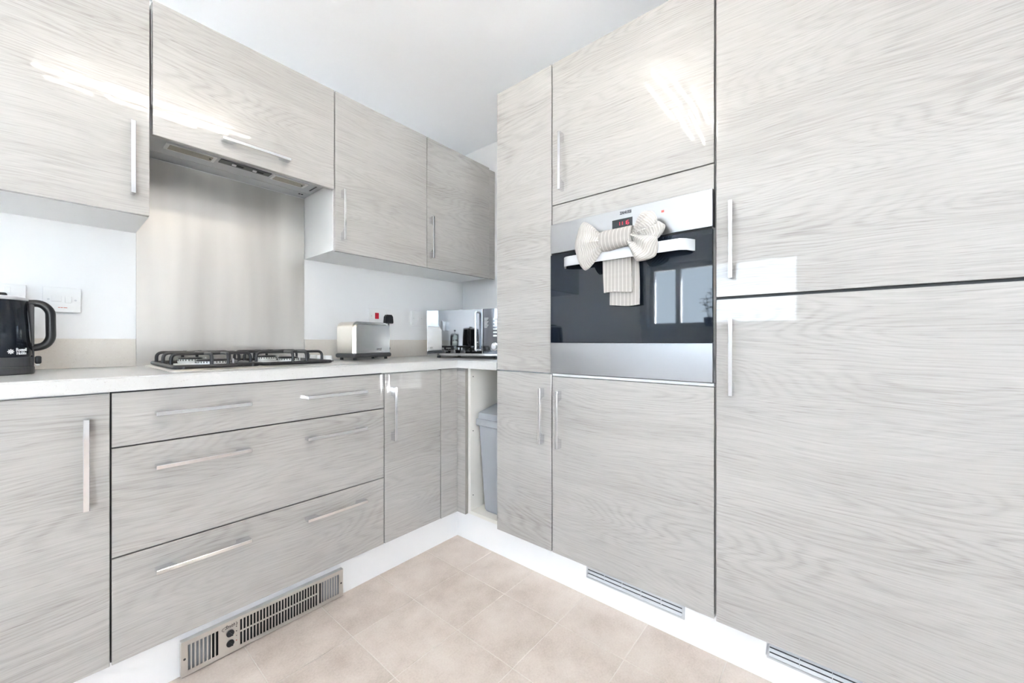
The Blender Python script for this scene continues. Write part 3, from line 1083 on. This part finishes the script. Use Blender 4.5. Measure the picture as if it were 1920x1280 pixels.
# ------------------------------------------------------------------ towel tied in a bow on the oven handle
def towel():
    kx, ky, kz = 1.244, 0.572, 1.350
    t = thing('kitchen_towel', 'cream ribbed and grey striped towel tied in a bow on the oven handle', 'towel', (kx, ky, kz))

    def lobe(a0, b0, L, ang, h0, h1, th, seed, end=0.18, nfold=4.0, depth=0.0, nu=26, nv=48):
        """puffed loop of cloth that fans out of the knot; a right, b up, c towards the room"""
        rnd = random.Random(seed)
        ph = rnd.random() * 6
        bm = bmesh.new()
        uvl = bm.loops.layers.uv.new('UVMap')
        grid = []
        ca, sa = math.cos(ang), math.sin(ang)
        for i in range(nu + 1):
            s = i / nu
            row = []
            for j in range(nv):
                q = 2 * PI * j / nv
                cb, sb = math.cos(q), math.sin(q)
                hh = h0 + (h1 - h0) * math.sin(min(s / 0.80, 1.0) * PI / 2) ** 1.1
                close = math.sqrt(max(0.0, 1 - max(0.0, (s - 0.72) / 0.28) ** 2.0))
                tt = (0.010 + th * math.sin(PI * min(1, s * 0.95 + 0.05)) ** 0.7) * (0.12 + 0.88 * close)
                hh2 = hh * (0.55 + 0.45 * close)
                a = L * s * (1 - end * cb * cb * s)
                b = hh2 * cb
                fold = (0.0085 * math.sin(nfold * cb * 2.4 + ph) + 0.0040 * math.sin(nfold * 2.1 * cb + ph * 2)) * (0.35 + 0.65 * (1 - s)) * (1 if sb > 0 else 0.4) * close
                c = tt * sb * (1 + 0.0) + fold + depth * s
                A = a0 + a * ca - b * sa
                B = b0 + a * sa + b * ca
                row.append(bm.verts.new((-c, -A, B)))
            grid.append(row)
        for i in range(nu):
            for j in range(nv):
                k = (j + 1) % nv
                f = bm.faces.new((grid[i][j], grid[i][k], grid[i + 1][k], grid[i + 1][j]))
                for lp, (uu, vv) in zip(f.loops, ((i, j), (i, j + 1), (i + 1, j + 1), (i + 1, j))):
                    lp[uvl].uv = (uu / nu * L / 0.12 * 0.75, vv / nv)
        bm.faces.new(grid[0])
        bm.faces.new(grid[-1][::-1])
        return bm_mesh(bm)

    # loops are local to the knot; a = right as seen from the room
    me = lobe(-0.050, 0.0, 0.113, PI + 0.03, 0.024, 0.088, 0.020, 3, end=0.20, nfold=3.2)
    link('loop', me, 'rib', t, world=False, smooth=True)['label'] = 'flat fanned left loop of the bow'
    me = lobe(0.070, 0.004, 0.086, 0.84, 0.015, 0.031, 0.017, 8, end=0.12, nfold=2.6, depth=0.004)
    lp = link('loop', me, 'rib', t, world=False, smooth=True)
    lp['label'] = 'twisted right loop of the bow'
    me = lobe(0.052, -0.002, 0.105, -0.72, 0.018, 0.048, 0.018, 15, end=0.25, nfold=2.4)
    link('fold', me, 'rib', lp, world=False, smooth=True)
    me = lobe(0.060, 0.004, 0.098, 0.20, 0.016, 0.034, 0.012, 21, end=0.22, nfold=2.8, depth=-0.016)
    link('fold', me, 'rib', lp, world=False, smooth=True)
    # knot band: fabric wrapped round
    bm = bmesh.new()
    N, K = 22, 28
    g = []
    for i in range(N + 1):
        u = i / N
        a = -0.058 + 0.116 * u
        row = []
        for j in range(K):
            q = 2 * PI * j / K
            r = 1 + 0.05 * math.sin(u * 5 + 1) - 0.10 * (2 * abs(u - 0.5)) ** 6 + 0.02 * math.sin(3 * q + u * 4)
            row.append(bm.verts.new((-0.027 * r * math.cos(q), -a, 0.0345 * r * math.sin(q) + 0.003 + 0.004 * u)))
        g.append(row)
    for i in range(N):
        for j in range(K):
            k = (j + 1) % K
            bm.faces.new((g[i][j], g[i][k], g[i + 1][k], g[i + 1][j]))
    bm.faces.new(g[0][::-1])
    bm.faces.new(g[-1])
    link('knot', bm_mesh(bm), 'stripe', t, world=False, smooth=True)

    # hanging tails behind the handle
    def tail(y_l, y_r, zt, zb, xf, th, seed, name):
        bm = bmesh.new()
        nu, nv = 10, 26
        G2 = []
        for side in (0, 1):
            rows = []
            for i in range(nv + 1):
                v = i / nv
                row = []
                for j in range(nu + 1):
                    u = j / nu
                    y = y_l + (y_r - y_l) * u + 0.003 * math.sin(3 * v + seed)
                    z = zt + (zb - zt) * v + 0.003 * math.sin(u * 4 + seed) * v
                    x = xf + 0.0022 * math.sin(u * 7 + seed + v * 2) * v + (th * (0.35 + 0.65 * math.sin(PI * (0.08 + 0.84 * u)) ** 0.5) if side else 0)
                    row.append(bm.verts.new((x - kx, y - ky, z - kz)))
                rows.append(row)
            G2.append(rows)
        A, B = G2
        for i in range(nv):
            for j in range(nu):
                bm.faces.new((A[i][j], A[i + 1][j], A[i + 1][j + 1], A[i][j + 1]))
                bm.faces.new((B[i][j], B[i][j + 1], B[i + 1][j + 1], B[i + 1][j]))
        for i in range(nv):
            bm.faces.new((A[i][0], B[i][0], B[i + 1][0], A[i + 1][0]))
            bm.faces.new((A[i][nu], A[i + 1][nu], B[i + 1][nu], B[i][nu]))
        for j in range(nu):
            bm.faces.new((A[0][j], A[0][j + 1], B[0][j + 1], B[0][j]))
            bm.faces.new((A[nv][j], B[nv][j], B[nv][j + 1], A[nv][j + 1]))
        return link(name, bm_mesh(bm), 'stripe', t, world=False, smooth=True)
    tail(0.633, 0.529, 1.352, 1.176, 1.2665, 0.012, 0.4, 'tail')
    tail(0.618, 0.512, 1.350, 1.131, 1.2805, 0.014, 2.1, 'tail')
    # cloth passing over the bar from the knot to the tails
    bm = bx(bmesh.new(), 1.246, 1.290, 0.531, 0.617, 1.328, 1.356, 0.009, 3)
    link('saddle', bm_mesh(bm), 'stripe', t, smooth=True)


towel()

# ------------------------------------------------------------------ gas hob
def hob():
    x0, x1, y0, y1 = 0.240, 0.838, 1.530, 2.022
    z = WT + 0.0003
    t = thing('gas_hob', 'stainless steel four-burner gas hob with black wire pan supports', 'hob', ((x0 + x1) / 2, (y0 + y1) / 2, z))
    bm = bmesh.new()
    ins = 0.022

    def rr(m, zz, r):
        out = []
        for (cx, cy, a0) in ((x1 - m - r, y1 - m - r, 0), (x0 + m + r, y1 - m - r, PI / 2), (x0 + m + r, y0 + m + r, PI), (x1 - m - r, y0 + m + r, 3 * PI / 2)):
            for k in range(5):
                a = a0 + PI / 2 * k / 4
                out.append(bm.verts.new((cx + r * math.cos(a), cy + r * math.sin(a), zz)))
        return out
    R = [rr(0, z, 0.012), rr(0, z + 0.002, 0.012), rr(ins, z + 0.0075, 0.012), rr(ins + 0.01, z + 0.0062, 0.012)]
    bm.faces.new(R[0][::-1])
    for a, b in zip(R, R[1:]):
        for i in range(20):
            j = (i + 1) % 20
            bm.faces.new((a[i], a[j], b[j], b[i]))
    bm.faces.new(R[-1])
    link('plate', bm_mesh(bm), 'steel_plain', t)
    zt = z + 0.0064
    # burners: x, y, radius
    for (cx, cy, r) in ((0.375, 1.665, 0.049), (0.355, 1.895, 0.038), (0.620, 1.680, 0.036), (0.610, 1.895, 0.040)):
        mt = Matrix.Translation((cx, cy, zt))
        bm = lathe(bmesh.new(), [(r + 0.022, 0), (r + 0.018, 0.0025), (r - 0.002, 0.004), (r - 0.002, 0.006), (r, 0.0065), (r + 0.001, 0.019), (r - 0.004, 0.0195), (0, 0.0195)], 36, mt)
        b = link('burner', bm_mesh(bm), 'alu', t)
        bm = bmesh.new()
        n = int(r * 720)
        for k in range(n):
            a = 2 * PI * k / n
            bx(bm, r - 0.004, r + 0.0016, -0.0011, 0.0011, 0.0135, 0.0192, M4=mt @ Matrix.Rotation(a, 4, 'Z'))
        link('flame_port', bm_mesh(bm), 'dark', b)
        bm = lathe(bmesh.new(), [(r - 0.002, 0.0197), (r - 0.001, 0.0235), (r - 0.006, 0.026), (0, 0.0265)], 36, mt)
        link('cap', bm_mesh(bm), 'iron', b)
        bm = lathe(bmesh.new(), [(0.003, 0), (0.003, 0.020), (0.0015, 0.023), (0, 0.023)], 8, mt @ Matrix.Translation((r + 0.010, 0.006, 0.003)))
        link('igniter', bm_mesh(bm), 'socket', b)

    # wire pan supports
    def support(xa, xb):
        ya, yb = 1.566, 1.992
        zb, ztp = zt + 0.0065, zt + 0.046
        rg = rounded([(xa, ya + 0.05, zb), (xa, ya, zb), (xb, ya, zb), (xb, yb, zb), (xa, yb, zb), (xa, ya + 0.05, zb)], 0.018)
        p = link('pan_support', bm_mesh(tube(bmesh.new(), rg[:-1], 0.0062, 8, closed=True)), 'iron', t, smooth=True)
        rr_ = 0.0052
        w_ = xb - xa

        def arch(p0, p1):
            a, b = Vector(p0), Vector(p1)
            path = rounded([a, (a.x, a.y, ztp), (b.x, b.y, ztp), b], 0.020, 6)
            link('wire', bm_mesh(tube(bmesh.new(), path, rr_, 8)), 'iron', p, smooth=True)
        for yy in (ya + 0.085, (ya + yb) / 2 + 0.004, yb - 0.085):
            arch((xa + 0.002, yy, zb), (xb - 0.002, yy, zb))
        for xx in (xa + w_ * 0.40, xa + w_ * 0.60):
            arch((xx, ya + 0.002, zb), (xx, yb - 0.002, zb))
        for (fx, fy) in ((xa + 0.02, ya), (xb - 0.02, ya), (xa + 0.02, yb), (xb - 0.02, yb)):
            bm = cyl(bmesh.new(), 0.0075, -0.0015, 0.008, 12, Matrix.Translation((fx, fy, zt)))
            link('rubber_foot', bm_mesh(bm), 'black', p)
    support(0.258, 0.484)
    support(0.498, 0.742)
    for yy in (1.700, 1.772, 1.844, 1.916):
        k = link('knob', bm_mesh(lathe(bmesh.new(), [(0.0185, 0.004), (0.018, 0.010), (0.0145, 0.024), (0.013, 0.0255), (0, 0.0255)], 24, Matrix.Translation((0.790, yy, zt)))), 'socket', t, smooth=False)
        link('skirt', bm_mesh(lathe(bmesh.new(), [(0.021, 0), (0.021, 0.0035), (0, 0.0035)], 24, Matrix.Translation((0.790, yy, zt)))), 'black', k)


hob()

# ------------------------------------------------------------------ kettle and coffee press
def kettle():
    cx, cy, z = -0.104, 1.808, WT + 0.0003
    t = thing('kettle', 'black jug kettle with loop handle standing on the worktop', 'kettle', (cx, cy, z))
    bm = lathe(bmesh.new(), [(0, 0), (0.083, 0), (0.0845, 0.003), (0.0845, 0.018), (0.083, 0.021), (0, 0.021)], 48)
    link('power_base', bm_mesh(bm), 'grey_d', t, world=False)
    bm = lathe(bmesh.new(), [(0, 0.0215), (0.083, 0.0215), (0.0835, 0.024), (0.0825, 0.048), (0.0815, 0.0485)], 48)
    link('lower_band', bm_mesh(bm), 'grey_d', t, world=False, smooth=False)
    bm = lathe(bmesh.new(), [(0.0815, 0.0487), (0.0820, 0.050), (0.0785, 0.140), (0.0745, 0.205), (0.0725, 0.2085)], 64)
    body = link('body', bm_mesh(bm), 'blackgloss', t, world=False, smooth=True)
    bm = lathe(bmesh.new(), [(0.0725, 0.2087), (0.0742, 0.2105), (0.0720, 0.2165), (0.0600, 0.2205), (0, 0.222)], 48)
    lid = link('lid', bm_mesh(bm), 'silver', t, world=False, smooth=True)
    bm = bx(bmesh.new(), -0.035, 0.035, -0.012, 0.012, 0.2215, 0.231, 0.005, 3)
    link('lid_grip', bm_mesh(bm), 'black', lid, world=False, smooth=True)
    path = rounded([(0.066, 0, 0.203), (0.096, 0, 0.206), (0.114, 0, 0.185), (0.115, 0, 0.100), (0.102, 0, 0.078), (0.074, 0, 0.073)], 0.028, 6)
    bm = tube(bmesh.new(), path, 0.0105, 14, sx=1.35, up=Vector((0, 0, 1)))
    link('handle', bm_mesh(bm), 'black', t, world=False, smooth=True)
    # grey seam where the handle spine meets the body
    bm = bx(bmesh.new(), 0.0715, 0.0835, -0.013, 0.013, 0.030, 0.205, 0.004, 2)
    link('spine', bm_mesh(bm), 'grey_d', t, world=False, smooth=True)
    bm = bx(bmesh.new(), 0.084, 0.097, -0.006, 0.006, 0.027, 0.050, 0.004, 2)
    sw = link('switch', bm_mesh(bm), 'black', t, world=False, smooth=True)
    bm = bx(bmesh.new(), 0.085, 0.094, -0.005, 0.005, 0.021, 0.0268, 0.002, 1)
    link('switch_lens', bm_mesh(bm), 'socket', sw, world=False)

    def wrap(me, a0, zc, r):
        for v in me.vertices:
            a = a0 + v.co.x / r
            rr = r + v.co.z
            v.co = Vector((rr * math.cos(a), rr * math.sin(a), zc + v.co.y))
        return me
    a0 = math.radians(-41)
    for k, s in enumerate(('Russell', 'Hobbs')):
        me = text_mesh(s, 0.0125, width=0.027 if k == 0 else 0.025, bold=0.0003)
        link('lettering', wrap(me, a0, 0.0695 - k * 0.0095, 0.0822), 'inkw', body, world=False)
    bm = bmesh.new()
    for k in range(8):
        a = k * PI / 4
        bx(bm, 0.0022, 0.0066, -0.0012, 0.0012, 0, 0.0004, M4=Matrix.Rotation(a, 4, 'Z'))
    cyl(bm, 0.0018, 0, 0.0004, 10)
    me = bm_mesh(bm)
    link('emblem', wrap(me, a0 - 0.0245 / 0.082, 0.065, 0.0822), 'inkw', body, world=False)


kettle()


def cafetiere():
    t = thing('coffee_press', 'small glass coffee press standing behind the black kettle', 'coffee press', (-0.150, 1.975, WT + 0.0003))
    link('base', bm_mesh(lathe(bmesh.new(), [(0, 0), (0.043, 0), (0.043, 0.012), (0.041, 0.014), (0, 0.014)], 28)), 'black', t, world=False)
    link('beaker', bm_mesh(lathe(bmesh.new(), [(0, 0.0145), (0.037, 0.0145), (0.038, 0.020), (0.038, 0.150), (0.0365, 0.150), (0.0365, 0.018), (0, 0.018)], 32)), 'glass', t, world=False, smooth=True)
    bm = bmesh.new()
    for k in range(4):
        a = k * PI / 2 + 0.4
        bx(bm, 0.0385, 0.040, -0.005, 0.005, 0.014, 0.152, M4=Matrix.Rotation(a, 4, 'Z'))
    lathe(bm, [(0.0385, 0.100), (0.040, 0.100), (0.040, 0.112), (0.0385, 0.112)], 32)
    link('cage', bm_mesh(bm), 'chrome', t, world=False)
    l = link('lid', bm_mesh(lathe(bmesh.new(), [(0, 0.151), (0.040, 0.151), (0.040, 0.160), (0.030, 0.168), (0, 0.170)], 28)), 'chrome', t, world=False, smooth=False)
    link('plunger', bm_mesh(lathe(bmesh.new(), [(0.002, 0.170), (0.002, 0.190), (0.009, 0.192), (0.010, 0.200), (0, 0.206)], 16)), 'black', l, world=False)
    path = rounded([(0.040, 0, 0.145), (0.075, 0, 0.150), (0.078, 0, 0.060), (0.062, 0, 0.045)], 0.02)
    link('handle', bm_mesh(tube(bmesh.new(), path, 0.006, 8, sx=1.3)), 'black', t, world=False, smooth=True).rotation_euler = (0, 0, 0.25)


cafetiere()

# ------------------------------------------------------------------ toaster
def toaster():
    L, W_, H = 0.252, 0.140, 0.192
    t = thing('toaster', 'brushed steel two-slice toaster on the worktop right of the hob', 'toaster', (0.960, 1.800, WT + 0.0003), math.radians(12))
    # local x along the long side, front face at y = 0
    bm = bx(bmesh.new(), 0.001, L - 0.001, 0.001, W_ - 0.001, 0.012, 0.034, 0.009, 3)
    link('base', bm_mesh(bm), 'grey_d', t, world=False)
    for fx in (0.025, L - 0.025):
        for fy in (0.022, W_ - 0.022):
            link('foot', bm_mesh(cyl(bmesh.new(), 0.008, 0, 0.0115, 12, Matrix.Translation((fx, fy, 0)))), 'black', t, world=False)
    bm = bmesh.new()
    r = 0.034
    pts = [(0.002, 0.0345), (L - 0.002, 0.0345)]
    for k in range(9):
        a = PI / 2 * k / 8
        pts.append((L - 0.002 - r + r * math.cos(a), H - r + r * math.sin(a)))
    for k in range(9):
        a = PI / 2 + PI / 2 * k / 8
        pts.append((0.002 + r + r * math.cos(a), H - r + r * math.sin(a)))
    prism(bm, pts, 0.002, W_ - 0.002, Matrix(((1, 0, 0, 0), (0, 0, 1, 0), (0, 1, 0, 0), (0, 0, 0, 1))))
    es = [e for e in bm.edges if len(e.link_faces) == 2 and sorted(len(f.verts) for f in e.link_faces)[-1] > 4 and not all(abs(v.co.z - 0.0345) < 1e-5 for v in e.verts)]
    bmesh.ops.bevel(bm, geom=es, offset=0.014, segments=5, affect='EDGES')
    sh = link('shell', bm_mesh(bm), 'toast', t, world=False, smooth=True)
    for yy in (0.045, 0.080):
        link('slot', box(0.045, L - 0.045, yy, yy + 0.018, H - 0.0008, H + 0.0004), 'dark', sh, world=False)
    link('lever_track', box(L - 0.0022, L - 0.0012, W_ / 2 - 0.005, W_ / 2 + 0.005, 0.06, 0.145), 'dark', sh, world=False)
    link('lever', box(L - 0.001, L + 0.018, W_ / 2 - 0.014, W_ / 2 + 0.014, 0.128, 0.138, 0.003, 2), 'black', t, world=False)
    link('dial', bm_mesh(cyl(bmesh.new(), 0.011, -0.002, 0.010, 18, Matrix.Translation((L, 0.035, 0.055)) @ Matrix.Rotation(PI / 2, 4, 'Y'))), 'black', t, world=False)
    for k, s in enumerate(('Russell', 'Hobbs')):
        me = text_mesh(s, 0.0095, width=0.021 if k == 0 else 0.0195)
        me.transform(Matrix.Translation((L * 0.67, 0.0016, 0.056 - k * 0.0075)) @ FACE_Y)
        link('lettering', me, 'inkg', sh, world=False)
    bm = bmesh.new()
    cyl(bm, 0.0045, 0, 0.0003, 14, Matrix.Translation((L * 0.67 - 0.019, 0.0017, 0.0525)) @ FACE_Y)
    link('emblem', bm_mesh(bm), 'inkg', sh, world=False)


M['toast'] = plain('polished_toaster_steel', (0.72, 0.68, 0.62), 0.24, 1.0)
toaster()

# ------------------------------------------------------------------ microwave
def microwave():
    Wd, Dp, H0, H1 = 0.462, 0.325, 0.014, 0.268
    # local: x to the right along the front (seen from the room), y into the body
    t = thing('microwave', 'silver microwave with mirrored door in the corner of the worktop', 'microwave', (1.386, 1.782, WT + 0.0003), math.radians(-72.4))
    link('body', box(0, Wd, 0.018, Dp, H0, H1, 0.004, 2), 'silver', t, world=False)
    for fx in (0.05, Wd - 0.05):
        for fy in (0.045, Dp - 0.05):
            link('foot', bm_mesh(cyl(bmesh.new(), 0.010, 0, H0 - 0.0002, 14, Matrix.Translation((fx, fy, 0)))), 'black', t, world=False)
    dw = 0.352
    d = link('door', box(0.001, dw, 0, 0.0175, H0 + 0.014, H1 - 0.001, 0.0012), 'mirror', t, world=False)
    link('door_trim', boxes([(0.001, 0.004, -0.0012, -0.0002, H0 + 0.014, H1 - 0.001), (dw - 0.003, dw, -0.0012, -0.0002, H0 + 0.014, H1 - 0.001)]), 'chrome', d, world=False)
    path = rounded([(dw - 0.028, -0.001, H1 - 0.018), (dw - 0.028, -0.028, H1 - 0.018), (dw - 0.028, -0.028, H0 + 0.032), (dw - 0.028, -0.001, H0 + 0.032)], 0.010, 5)
    link('door_handle', bm_mesh(tube(bmesh.new(), path, 0.0062, 10)), 'chrome', d, world=False, smooth=True)
    p = link('control_panel', box(dw + 0.002, Wd - 0.001, 0.001, 0.0175, H0 + 0.014, H1 - 0.001, 0.0012), 'mirror_d', t, world=False)
    cxp = dw + 0.002 + (Wd - 0.003 - dw) * 0.66
    for k in range(6):
        link('button', box(cxp - 0.011, cxp + 0.011, -0.0018, 0.0008, H1 - 0.062 - k * 0.0175, H1 - 0.053 - k * 0.0175, 0.002, 2), 'socket', p, world=False)
    bm = lathe(bmesh.new(), [(0.022, 0), (0.0215, 0.004), (0.016, 0.005), (0.0155, 0.014), (0.013, 0.0155), (0, 0.0155)], 28, Matrix.Translation((cxp, 0.001, H0 + 0.052)) @ FACE_Y)
    link('dial', bm_mesh(bm), 'chrome', p, world=False)
    bm = bmesh.new()
    for k in range(9):
        bx(bm, dw + 0.010, dw + 0.034 - (k % 3) * 0.004, 0.0003, 0.0009, H1 - 0.052 - k * 0.0062, H1 - 0.0505 - k * 0.0062)
    link('printed_menu', bm_mesh(bm), 'inkw', p, world=False)
    link('lower_trim', box(0.001, Wd - 0.001, -0.001, 0.0175, H0 + 0.0015, H0 + 0.0135, 0.001), 'chrome', t, world=False)


M['mirror_d'] = plain('smoked_mirror_panel', (0.16, 0.165, 0.18), 0.05, 1.0)
microwave()

# ------------------------------------------------------------------ sockets
def plate(x0, x1, z0, z1, label, name='wall_socket'):
    t = thing(name, label, 'socket', ((x0 + x1) / 2, YW, z0))
    f = link('faceplate', box(x0, x1, YW - 0.0095, YW - 0.0003, z0, z1, 0.002, 2), 'socket', t)
    yf = YW - 0.0095
    for xs in (x0 + 0.013, x1 - 0.013):
        bm = lathe(bmesh.new(), [(0.0032, 0), (0.0032, 0.0006), (0.001, 0.0002), (0, 0.0002)], 12, Matrix.Translation((xs, yf, (z0 + z1) / 2)) @ FACE_Y)
        link('screw', bm_mesh(bm), 'silver', f)
    return t, f, yf


t, f, yf = plate(-0.0065, 0.0805, 1.105, 1.190, 'white fused switch plate right of the kettle with small red print', 'fused_spur')
link('switch', box(0.043, 0.0585, yf - 0.003, yf - 0.0002, 1.137, 1.160, 0.001), 'socket', f)
link('fuse_holder', box(0.012, 0.036, yf - 0.0015, yf - 0.0002, 1.141, 1.161, 0.0006), 'socket', f)
link('red_print', boxes([(0.0275, 0.0325, yf - 0.0006, yf - 0.0002, 1.1200, 1.1218), (0.0335, 0.0385, yf - 0.0006, yf - 0.0002, 1.1200, 1.1218),
                         (0.0400, 0.0485, yf - 0.0006, yf - 0.0002, 1.1200, 1.1218)]), 'inkr', f)

t, f, yf = plate(-0.186, -0.040, 1.105, 1.190, 'white double wall socket behind the kettle')
for xs in (-0.150, -0.085):
    link('switch', box(xs, xs + 0.014, yf - 0.003, yf - 0.0002, 1.160, 1.180, 0.001), 'socket', f)
    link('pin_hole', boxes([(xs - 0.004, xs + 0.000, yf - 0.0004, yf - 0.0001, 1.130, 1.137), (xs + 0.012, xs + 0.016, yf - 0.0004, yf - 0.0001, 1.130, 1.137), (xs + 0.004, xs + 0.008, yf - 0.0004, yf - 0.0001, 1.142, 1.150)]), 'dark', f)

t, f, yf = plate(1.178, 1.326, 1.108, 1.194, 'white cooker socket plate with red rocker switch above the toaster')
link('rocker', box(1.212, 1.2345, yf - 0.006, yf - 0.0002, 1.135, 1.170, 0.0015), 'red', f)
link('switch', box(1.283, 1.300, yf - 0.003, yf - 0.0002, 1.168, 1.184, 0.001), 'socket', f)


def plug():
    x, z = 1.292, 1.137
    y = YW - 0.0098
    t = thing('plug', 'black three-pin plug pushed into the cooker socket', 'plug', (x, y, z))
    bm = bmesh.new()
    pts = [(-0.024, -0.026), (0.024, -0.026), (0.026, -0.018), (0.023, 0.014), (0.014, 0.025), (-0.014, 0.025), (-0.023, 0.014), (-0.026, -0.018)]
    prism(bm, pts, 0.0, 0.030, Matrix.Translation((x, y, z)) @ FACE_Y)
    es = [e for e in bm.edges if all(v.co.y < y - 0.02 for v in e.verts)]
    bmesh.ops.bevel(bm, geom=es, offset=0.006, segments=2, affect='EDGES')
    link('body', bm_mesh(bm), 'black', t)
    path = rounded([(x, y - 0.015, z - 0.026), (x, y - 0.015, z - 0.055), (x - 0.010, y - 0.010, z - 0.12), (x - 0.03, y - 0.016, 0.9275), (x - 0.09, y - 0.020, WT + 0.0045)], 0.02, 5)
    link('cable', bm_mesh(tube(bmesh.new(), path, 0.0035, 8)), 'black', t, smooth=True)


plug()
t, f, yf = plate(1.466, 1.553, 1.108, 1.194, 'white single switched socket just left of the microwave')
link('switch', box(1.512, 1.530, yf - 0.003, yf - 0.0002, 1.134, 1.158, 0.001), 'socket', f)

# ------------------------------------------------------------------ ceiling light: staggered lit tubes (its reflection shows on the glossy doors)
def ceiling_light():
    t = thing('ceiling_light', 'ceiling light of seven staggered lit tubes above the kitchen floor', 'ceiling light', (0.37, 0.62, HC))
    link('base_plate', box(0.18, 0.56, 0.585, 0.655, HC - 0.022, HC - 0.0003, 0.004, 2), 'chrome', t)
    zc = 2.265
    for (xa, ya, xb, yb) in ((0.706, 0.714, 0.365, 0.708), (0.810, 0.659, 0.468, 0.640), (0.430, 0.672, 0.060, 0.685), (0.709, 0.601, 0.377, 0.589),
                             (0.360, 0.618, -0.040, 0.640), (0.569, 0.548, 0.200, 0.560), (0.150, 0.535, 0.000, 0.560)):
        p = link('tube', bm_mesh(tube(bmesh.new(), [(xa, ya, zc), (xb, yb, zc)], 0.0075, 10)), 'led', t)
        mx, my = (xa + xb) / 2, (ya + yb) / 2
        path = rounded([(mx, my, zc + 0.0075), (mx, my, HC - 0.012), (min(max(mx, 0.19), 0.55), min(max(my, 0.60), 0.64), HC - 0.012)], 0.01)
        link('arm', bm_mesh(tube(bmesh.new(), path, 0.003, 6)), 'chrome', p)


ceiling_light()

# ------------------------------------------------------------------ potted plant on the window sill (seen in the oven glass)
def plant():
    t = thing('potted_plant', 'leafy plant in a dark blue pot on the window sill', 'plant', (XL - 0.05, 1.20, WIN[2] + 0.0003))
    link('pot', bm_mesh(lathe(bmesh.new(), [(0, 0), (0.040, 0), (0.060, 0.05), (0.066, 0.11), (0.060, 0.115), (0.058, 0.108), (0, 0.108)], 28)), 'pot', t, world=False, smooth=True)
    link('soil', bm_mesh(lathe(bmesh.new(), [(0, 0.1083), (0.057, 0.1083), (0, 0.112)], 20)), 'soil', t, world=False)
    rnd = random.Random(4)
    for s in range(5):
        a = rnd.uniform(0, 2 * PI)
        hgt = rnd.uniform(0.20, 0.38)
        top = Vector((0.05 * math.cos(a), 0.07 * math.sin(a), 0.108 + hgt))
        st = link('stem', bm_mesh(tube(bmesh.new(), [(0.01 * math.cos(a), 0.01 * math.sin(a), 0.1), top * 0.6 + Vector((0, 0, 0.06)), top], 0.003, 6)), 'leaf', t, world=False)
        for k in range(5):
            f = 0.35 + 0.65 * k / 4
            p = Vector((top.x * f, top.y * f, 0.108 + hgt * f))
            b = a + k * 2.4
            dr = Vector((math.cos(b) * 0.6, math.sin(b), 0.35)).normalized()
            sd = dr.cross(Vector((0, 0, 1))).normalized()
            up = sd.cross(dr)
            bm = bmesh.new()
            rows = []
            for i in range(6):
                u = i / 5
                wd = 0.026 * math.sin(PI * (0.06 + 0.9 * u)) ** 0.8
                c = p + dr * 0.085 * u - Vector((0, 0, 0.03 * u * u))
                rows.append([bm.verts.new(c - sd * wd + up * 0.005), bm.verts.new(c), bm.verts.new(c + sd * wd + up * 0.005)])
            for r0, r1 in zip(rows, rows[1:]):
                for q in range(2):
                    bm.faces.new((r0[q], r0[q + 1], r1[q + 1], r1[q]))
            bmesh.ops.solidify(bm, geom=bm.faces[:], thickness=0.0012)
            link('leaf', bm_mesh(bm), 'leaf', st, world=False, smooth=True)


plant()
